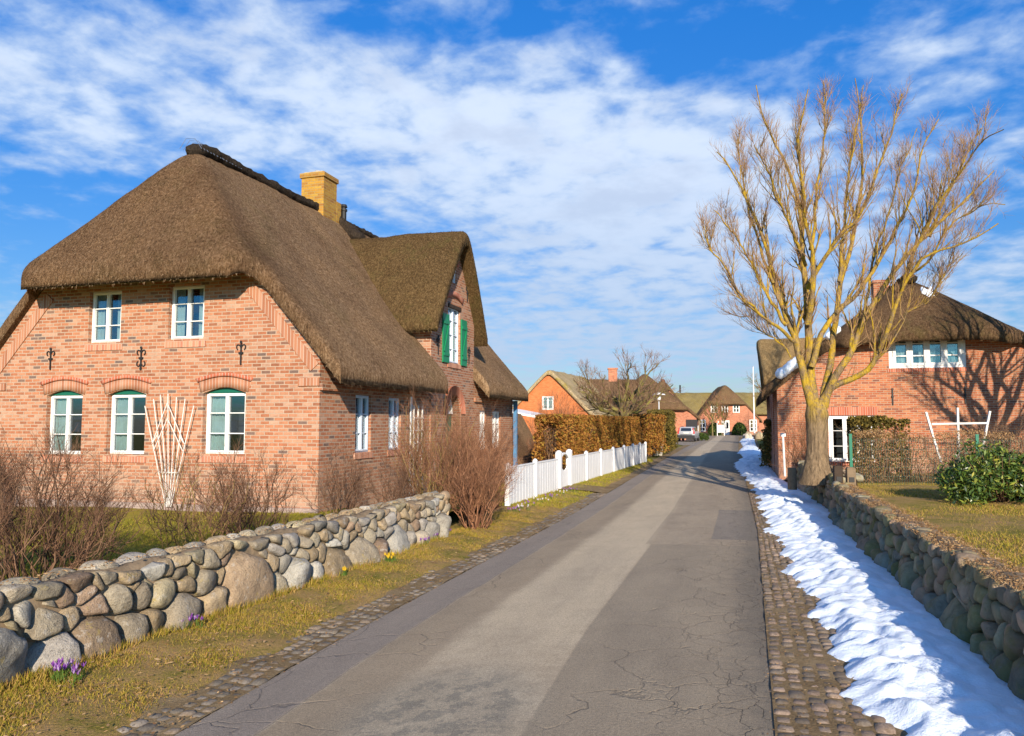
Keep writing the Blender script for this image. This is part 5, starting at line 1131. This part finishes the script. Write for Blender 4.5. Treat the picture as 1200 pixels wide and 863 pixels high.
# planter and little sign by the drive
pp = at(767, 529, 46.5); o = empty('stone_planter', (pp[0], 46.5, 0)); tag(o, 'pale square stone planter at the driveway beyond the fence', 'planter')
m = MB(); m.prism([(-.38, 0), (.38, 0), (.46, .8), (-.46, .8)], -.4, .4); m.box(-.5, .5, -.45, .45, .8, .88); m.build('tub', MATS['plant_pot'], o, bevel=.015); m = MB(); m.box(-.42, .42, -.37, .37, .881, .9); m.build('earth', MATS['soil'], o)
pp = at(844.5, 500, 112); o = empty('notice_board', (pp[0], 112, 0)); tag(o, 'small white notice stand between the round bush and the white door', 'notice stand')
m = MB(); m.box(-.55, -.47, -.05, .05, 0, 1.9); m.box(.47, .55, -.05, .05, 0, 1.9); m.box(-.4, -.3, -.04, .04, 1.9, 2.15); m.box(.3, .4, -.04, .04, 1.9, 2.15); m.build('frame', MATS['white_paint'], o)
m = MB(); m.box(-.46, .46, -.03, .03, .5, 1.6); m.build('board', MATS['steel'], o)
pp = at(818.5, 500, 88); o = empty('bollard', (pp[0], 88, 0)); tag(o, 'short white marker post beside the carport post', 'post')
m = MB(); m.box(-.10, .10, -.08, .08, 0, 1.55); m.prism([(-.10, 1.55), (.10, 1.55), (0, 1.7)], -.08, .08); m.build('post', MATS['white_paint'], o, bevel=.01)
pp = at(919, 520, 21.5); o = empty('bird_feeder_post', (pp[0], 21.5, .5)); tag(o, 'thin pale post leaning by the dark hedge left of the bare tree', 'post')
m = MB(); m.tube((0, 0, 0), (-.03, 0, 1.1), .03); m.box(-.09, .03, -.05, .05, 1.1, 1.2); m.build('post', MATS['trellis_white'], o)
pp = at(928, 548, 19.6); o = empty('wooden_stump', (pp[0], 19.6, .3)); tag(o, 'short brown wooden stump between snow and bare tree', 'post')
m = MB(); m.tube((0, 0, 0), (0, 0, .55), .12, .11, 10); m.build('stump', MATS['post_wood'], o, bevel=.01)
# low heap of stones at the far snow edge
o = empty('stone_heap', (at(881, 512, 90)[0], 90, 0)); tag(o, 'low heap of pale stones at the foot of the flagpole', 'stones')
fr_ = []
rs = np.random.default_rng(5)
for i in range(9):
    cx, cy, rr_ = rs.uniform(-1.6, 1.6), rs.uniform(-.5, .5), rs.uniform(.25, .45); pol = [(rr_ * math.cos(k * .785), rr_ * math.sin(k * .785)) for k in range(8)]; fr_.append((pol, (lambda a, b, d, cx=cx, cy=cy: (cx + a, cy + b, .1 + d)), 3.0))
V, Fs, Cc = stone_mesh(fr_, .01, .3, .1, rs, PAL); mesh_np('stones', V, Fs, MATS['boulder'], o, smooth=True, colors=Cc)

# ------------------------------------------------------------------ parked estate car, seen from behind
cp = at(803, 517, 80); car = empty('parked_car', (cp[0] + .1, 80, 0), -R(20)); tag(car, 'silver estate car with tall red tail lights parked by the carport', 'car')
def car_body():
    secs = [(0.0, .86, .45, 1.02, 1.04, .5), (.08, .88, .35, 1.06, 1.44, .62), (.5, .89, .30, 1.06, 1.50, .66), (2.4, .90, .28, 1.04, 1.52, .68), (3.1, .90, .28, 1.02, 1.34, .66), (3.6, .89, .28, 1.0, 1.03, .7), (4.5, .86, .30, .90, .92, .7), (4.75, .80, .40, .75, .77, .6)]
    V = []; Fq = []
    for (y, hw, zb, zs, zt, tw) in secs:
        half = [(hw * .9, zb), (hw, zb + .12), (hw, zs - .12), (hw * .97, zs), (tw + .04, zt - .08 if zt - zs > .1 else zt), (tw - .08, zt)]
        for s, z in half: V.append((s, y, z))
        for s, z in half[::-1]: V.append((-s, y, z))
    k = 12; n = len(secs); I = np.arange(n * k).reshape(n, k)
    q = np.stack([I[:-1], np.roll(I, -1, 1)[:-1], np.roll(I, -1, 1)[1:], I[1:]], -1).reshape(-1, 4); return mesh_np('body', V, [q, I[:1][:, ::-1], I[-1:]], MATS['car_paint'], car, smooth=False)
body = car_body()
m = MB(); m.add([(-.55, -.005, 1.08), (.55, -.005, 1.08), (.50, .06, 1.40), (-.50, .06, 1.40)], [(0, 1, 2, 3)]); 
for s in (-1, 1): m.add([(s * .885, .35, 1.07), (s * .885, 3.2, 1.05), (s * .73, 2.7, 1.43), (s * .71, .45, 1.43)], [(0, 1, 2, 3)])
gl_ = m.build('window', MATS['car_glass'], car)
for s in (-1, 1):
    m = MB(); m.box(s * .80 - .07, s * .80 + .07, -.03, .08, .80, 1.08); m.box(s * .72 - .045, s * .72 + .045, -.02, .10, 1.08, 1.42); m.build('tail_light', MATS['red_lens'], car, bevel=.01)
m = MB(); m.box(-.88, .88, -.10, .12, .36, .66); m.box(-.6, .6, -.02, .0, .68, .74); m.build('bumper', MATS['car_black'], car, bevel=.03)
m = MB(); m.box(-.26, .26, -.03, -.012, .84, .95); m.build('number_plate', MATS['number_plate'], car)
for sx in (-1, 1):
    for yy in (.85, 3.7):
        m = MB(); m.tube((sx * .70, yy, .32), (sx * .91, yy, .32), .32, .32, 22); wh = m.build('wheel', MATS['tyre'], car, bevel=.02); m = MB(); m.tube((sx * .905, yy, .32), (sx * .925, yy, .32), .2, .18, 16); m.build('rim', MATS['steel'], wh)
    m = MB(); m.bar((sx * .6, .5, 1.55), (sx * .6, 2.6, 1.56), .04); m.build('roof_rail', MATS['car_black'], car)

# ------------------------------------------------------------------ flowers
def clump(loc, n, r, mat, label, name='crocus_clump', hh=.08, size=.024, group='crocus clumps along the verge'):
    root = empty(name, loc); tag(root, label, 'flowers', group); V = []; Fq = []; o_ = 0; LV = []; LF = []
    xy = rng.normal(size=(n, 2)) * r * .5
    for x, y in xy:
        z = hh * rng.uniform(.7, 1.2); k = 6; tw = rng.uniform(0, 1); lean = rng.normal(size=2) * .01
        ring = []
        for j in range(k):
            a = 2 * math.pi * j / k + tw; a2 = a + math.pi / k; s = size * rng.uniform(.85, 1.2)
            c = np.array([x + lean[0], y + lean[1], z]); p0 = c; p1 = c + [math.cos(a - .45) * s * .6, math.sin(a - .45) * s * .6, s * .9]; p2 = c + [math.cos(a) * s * .85, math.sin(a) * s * .85, s * 1.9]; p3 = c + [math.cos(a + .45) * s * .6, math.sin(a + .45) * s * .6, s * .9]
            V += [p0, p1, p2, p3]; Fq.append((o_, o_ + 1, o_ + 2, o_ + 3)); o_ += 4
    mesh_np('blossoms', np.array(V), [np.array(Fq)], MATS[mat], root)
    L = n * 6; XY = np.repeat(xy, 6, 0) + rng.normal(size=(L, 2)) * .02; v, f = blades(XY, np.zeros(L), .05, hh * 1.4, .004, .6); P = np.array([[(x, y, 0), (x, y, hh)] for x, y in xy]); v2, f2_ = tubes(P, np.full((n, 2), .003), 3)
    mesh_np('leaves', np.concatenate([v, v2]), [f, f2_ + len(v)], MATS['flower_leaf'], root); return root
cl = [(52, 797, 8, .10, 'crocus_purple', 'purple crocus clump at the foot of the lower left boulder'),
      (68, 800, 5, .08, 'crocus_purple', 'smaller purple crocus clump beside the one at the lower left'),
      (206, 737, 11, .10, 'crocus_purple', 'purple crocus clump under the two large grey boulders'),
      (388, 671, 5, .06, 'crocus_purple', 'purple crocuses at the middle of the stone wall'), (392, 677, 3, .04, 'crocus_yellow', 'few yellow crocuses at the middle of the stone wall'),
      (430, 655, 6, .09, 'crocus_white', 'white crocus clump near the end of the stone wall'), (446, 660, 7, .09, 'crocus_yellow', 'yellow crocus clump near the end of the stone wall'),
      (486, 640, 10, .10, 'crocus_purple', 'deep purple crocus clump left of the wall end'), (500, 634, 6, .08, 'crocus_purple', 'small purple crocus clump in green leaves at the wall end'), (514, 628, 12, .10, 'crocus_purple', 'dense purple crocus clump closest to the red-brown bush')]
for px, py, n, r_, mt, lab in cl:
    g = ground(px, py, .05); clump((float(g[0]) + .12, float(g[1]) - .02, .06), n + 3, r_, mt, lab)
for i, (px, py) in enumerate([(600, 601), (612, 598), (622, 594), (634, 590), (646, 585), (657, 580), (667, 577)]):
    g = ground(px, py, .05); clump((float(g[0]), float(g[1]), .055), 9, .22, 'crocus_white' if i % 2 else 'crocus_purple', ['white', 'purple'][(i + 1) % 2] + ' crocus clump before the fence, ' + ['first', 'second', 'third', 'fourth', 'fifth', 'sixth', 'seventh'][i] + ' from the bush')
for i, (X, Y) in enumerate([(-3.75, 7.9), (-3.55, 8.25), (-3.35, 8.7), (-3.15, 9.1), (-2.55, 10.9), (-2.3, 11.6), (-2.05, 12.2), (-1.9, 12.8)]):
    clump((X, Y, .34), 26, .34, 'scilla_blue', 'low band of blue flowers behind the stone wall, ' + ['first', 'second', 'third', 'fourth', 'fifth', 'sixth', 'seventh', 'farthest'][i] + ' from the left', 'flower_band', .07, .014, 'blue flowers behind the wall')
# ------------------------------------------------------------------ grass and litter
def strip_pts(n, xl, xr, y0, y1, pw=1.6):
    t = rng.random(n) ** pw; Y = y0 + (y1 - y0) * t; S = rng.random(n); return np.column_stack([xl(Y) + (xr(Y) - xl(Y)) * S, Y]), S
XY, S = strip_pts(170000, lambda Y: vL(Y) + .12, lambda Y: roadL(Y) - .38, 3.0, 20, 1.8)
keep = np.array([mnoise.noise(Vector((x * 1.6, y * 1.6, 0))) + .5 * mnoise.noise(Vector((x * 6, y * 6, 4))) for x, y in XY]) + (1 - S) * .5 > rng.uniform(-.6, .45, len(XY)); XY = XY[keep]; S = S[keep]
v, f = blades(XY, .055 - .10 * S ** 3, .012, .05, .0045, 1.4); o = mesh_np('verge_grass', v, [f], MATS['grass_blades']); tag(o, 'short yellowed grass on the verge below the boulder wall', 'grass', kind='stuff')
XY, S = strip_pts(16000, lambda Y: fenceL(Y) - .2, lambda Y: roadL(Y) - .4, 18, 40, 1.2)
v, f = blades(XY, .06 - .09 * S ** 3, .03, .08, .012, 1.0); o = mesh_np('fence_grass', v, [f], MATS['lawn_blades']); tag(o, 'green grass strip between white fence and road', 'grass', kind='stuff')
XY, S = strip_pts(80000, lambda Y: wallR(Y) + .2, lambda Y: wallR(Y) + 5.5, 5, 18, 1.4)
zR = lambda XY: np.interp(XY[:, 1], [-3, 15, 24, 41], [.71, .68, .36, .3])
v, f = blades(XY, zR(XY) - .01, .015, .05, .005, 1.4); o = mesh_np('lawn_grass', v, [f], MATS['grass_blades']); tag(o, 'dry brownish lawn behind the mossy wall', 'grass', kind='stuff')
XY, S = strip_pts(50000, lambda Y: wallL(Y) - 5.5, lambda Y: wallL(Y) - .45, 6.5, 14.5, 1.0)
v, f = blades(XY, np.full(len(XY), .325), .012, .035, .005, 1.3); o = mesh_np('lawn_grass', v, [f], MATS['lawn_blades']); tag(o, 'green lawn between the boulder wall and the brick house', 'grass', kind='stuff')
XY, S = strip_pts(5200, lambda Y: vL(Y) + .1, lambda Y: roadL(Y) + .05, 3.0, 19, 1.5)
C = np.column_stack([XY, .075 - .10 * S ** 3 + .004]); v, f = leaf_quads(C, .020, .6); c0 = np.repeat(C, 4, 0); v[:, 2] = c0[:, 2] + (v[:, 2] - c0[:, 2]) * .25 + .006
o = mesh_np('leaf_litter', v, [f], MATS['litter']); tag(o, 'dead brown leaves scattered on the left verge', 'litter', kind='stuff')
XY, S = strip_pts(1500, lambda Y: roadR(Y) - .05, lambda Y: snowLr(Y) - .02, 3.5, 24, 1.5)
C = np.column_stack([XY, np.full(len(XY), .016)]); v, f = leaf_quads(C, .012, .6); c0 = np.repeat(C, 4, 0); v[:, 2] = c0[:, 2] + (v[:, 2] - c0[:, 2]) * .3 + .004
o = mesh_np('twig_litter', v, [f], MATS['litter']); tag(o, 'brown debris lying along the cobbles beside the snow', 'litter', kind='stuff')

# tufts at the foot of the wall and litter on both wall tops
XY, S = strip_pts(9000, lambda Y: wallL(Y) - .02, lambda Y: wallL(Y) + .16, 3.5, 13.6, 1.4)
v, f = blades(XY, np.full(len(XY), .06), .03, .11, .005, .8); o = mesh_np('wall_foot_grass', v, [f], MATS['grass_blades']); tag(o, 'longer grass tufts along the foot of the boulder wall', 'grass', kind='stuff')
XY, S = strip_pts(9000, lambda Y: wallR(Y) + .06, lambda Y: wallR(Y) + .45, 2.5, 15.8, 1.4)
v, f = blades(XY, np.full(len(XY), .72), .01, .045, .005, 1.5); C = np.column_stack([XY[:3500] + .01, np.full(3500, .752)]); v2, f2_ = leaf_quads(C, .02, .6); c0 = np.repeat(C, 4, 0); v2[:, 2] = c0[:, 2] + (v2[:, 2] - c0[:, 2]) * .4
o = mesh_np('wall_top_litter', np.concatenate([v, v2]), [f, f2_ + len(v)], MATS['litter']); tag(o, 'dry grass and dead leaves on top of the mossy wall', 'litter', kind='stuff')
XY, S = strip_pts(1600, lambda Y: wallL(Y) - .33, lambda Y: wallL(Y) - .12, 2.5, 13.5, 1.4)
C = np.column_stack([XY, np.full(len(XY), .765)]); v2, f2_ = leaf_quads(C, .016, .6); c0 = np.repeat(C, 4, 0); v2[:, 2] = c0[:, 2] + (v2[:, 2] - c0[:, 2]) * .4
o = mesh_np('wall_top_litter', v2, [f2_], MATS['litter']); tag(o, 'dead leaves and moss in the top joints of the sunlit boulder wall', 'litter', kind='stuff')
# ------------------------------------------------------------------ sky, sun
ELEV, AZ = R(20.5), R(175)      # sun behind the camera
w = bpy.data.worlds.new('World'); scene.world = w; w.use_nodes = True; nt = w.node_tree; nd = nt.nodes
class WT(NT):
    def __init__(s): s.t = nt; s.n = nd
W_ = WT(); bg = nd['Background']
sky = nd.new('ShaderNodeTexSky'); sky.sky_type = 'NISHITA'; sky.sun_disc = False; sky.sun_elevation = ELEV; sky.sun_rotation = AZ; sky.air_density = 1.0; sky.dust_density = .3; sky.ozone_density = 2.5
hs = nd.new('ShaderNodeHueSaturation'); hs.inputs['Saturation'].default_value = 1.22; hs.inputs['Value'].default_value = 1.0; nt.links.new(sky.outputs[0], hs.inputs['Color'])
tc = nd.new('ShaderNodeTexCoord'); D = tc.outputs['Generated']; sp = nd.new('ShaderNodeSeparateXYZ'); nt.links.new(D, sp.inputs[0])
M = W_.math; zc = M('MAXIMUM', sp.outputs[2], 0.0); den = M('ADD', zc, .16)
cb = nd.new('ShaderNodeCombineXYZ'); nt.links.new(M('DIVIDE', sp.outputs[0], den), cb.inputs[0]); nt.links.new(M('DIVIDE', sp.outputs[1], den), cb.inputs[1]); Pc = cb.outputs[0]
yy = M('MAXIMUM', sp.outputs[1], .05); A_ = M('DIVIDE', sp.outputs[0], yy); E_ = M('DIVIDE', sp.outputs[2], yy)
def blob(a, e, ra, re, amp, slope=0.0):
    da = M('DIVIDE', M('SUBTRACT', A_, a), ra); de = M('DIVIDE', M('SUBTRACT', M('SUBTRACT', E_, e), M('MULTIPLY', M('SUBTRACT', A_, a), slope)), re)
    r2 = M('ADD', M('MULTIPLY', da, da), M('MULTIPLY', de, de)); return M('MULTIPLY', M('EXPONENT', M('MULTIPLY', r2, -1.0)), amp)
def PX(x, y): return (x - 600) / 900, (495 - y) / 900
skyc = W_.mix(1.0, hs.outputs[0], W_.ramp(E_, [(0, (.52, .57, .74)), (.2, (.50, .70, .96)), (.55, (.34, .95, 1.45))]), 'MULTIPLY')
bs = None
for (x, y, rx, ry, amp, sl) in ((150, 90, 300, 110, .22, 0), (620, 175, 330, 90, .24, -.18), (760, 240, 240, 120, .20, 0), (500, 110, 200, 60, .12, 0), (330, 250, 60, 60, .05, 0), (1120, 45, 90, 45, .14, .2), (1160, 330, 110, 45, .16, 0), (880, 150, 110, 60, .12, 0), (780, 330, 260, 70, .15, 0), (600, 405, 700, 45, .17, 0),  (1130, 190, 120, 60, .06, 0),
                            (80, 245, 130, 60, -.2, 0), (860, 40, 110, 40, -.26, .1), (560, 15, 170, 22, -.16, 0), (1180, 255, 90, 30, -.10, 0), (420, 20, 60, 25, -.12, 0), (1010, 110, 90, 30, -.12, .2), (60, 360, 120, 60, -.1, 0), (960, 20, 70, 40, -.1, 0)):
    a, e = PX(x, y); b_ = blob(a, e, rx / 900, ry / 900, amp, sl); bs = b_ if bs is None else M('ADD', bs, b_)
mp = W_.mapping(Pc, (1.0, 1.5, 1), (0, 0, R(28)))
n_big = W_.noise(mp, 1.15, 6, .55, .3); n_rip = W_.noise(W_.mapping(Pc, (1.0, 1.0, 1), (0, 0, R(35))), 7.5, 6, .52, .2); n_f = W_.noise(Pc, 16, 6, .62)
dens = M('ADD', M('ADD', M('MULTIPLY', n_big, .34), M('MULTIPLY', n_rip, .74)), M('ADD', M('MULTIPLY', n_f, .22), M('MULTIPLY', bs, .78)))
cov = W_.sstep(dens, .55, .92); core = W_.sstep(dens, .68, 1.02)
E_soft = W_.sstep(E_, .0, .42)
cloudc = W_.mix(core, (4.0, 5.2, 7.0), (6.0, 6.8, 8.0)); cloudc = W_.mix(M('MULTIPLY', W_.sstep(W_.noise(Pc, 2.6, 5, .6), .45, .65), M('MULTIPLY', core, .7)), cloudc, (4.4, 5.1, 6.4))
cloudc = W_.mix(M('SUBTRACT', 1.0, E_soft), cloudc, (3.6, 4.6, 6.2))
final = W_.mix(M('MULTIPLY', cov, .88), skyc, cloudc)
nt.links.new(final, bg.inputs[0]); bg.inputs[1].default_value = .09
sl = bpy.data.lights.new('sun', 'SUN'); sl.energy = 5.0; sl.angle = R(.5); sl.color = (1.0, .86, .68); so = bpy.data.objects.new('sun', sl); col.objects.link(so)
sdv = Vector((math.sin(AZ) * math.cos(ELEV), math.cos(AZ) * math.cos(ELEV), math.sin(ELEV))); so.rotation_euler = sdv.to_track_quat('Z', 'Y').to_euler(); so.location = sdv * 50
vs = scene.view_settings; vs.view_transform = 'Standard'; vs.look = 'None'; vs.gamma = 1; vs.exposure = .58; vs.use_curve_mapping = False
scene.render.engine = 'CYCLES'; scene.cycles.max_bounces = 5; scene.cycles.transparent_max_bounces = 12
scene.render.resolution_x = 1024; scene.render.resolution_y = 736
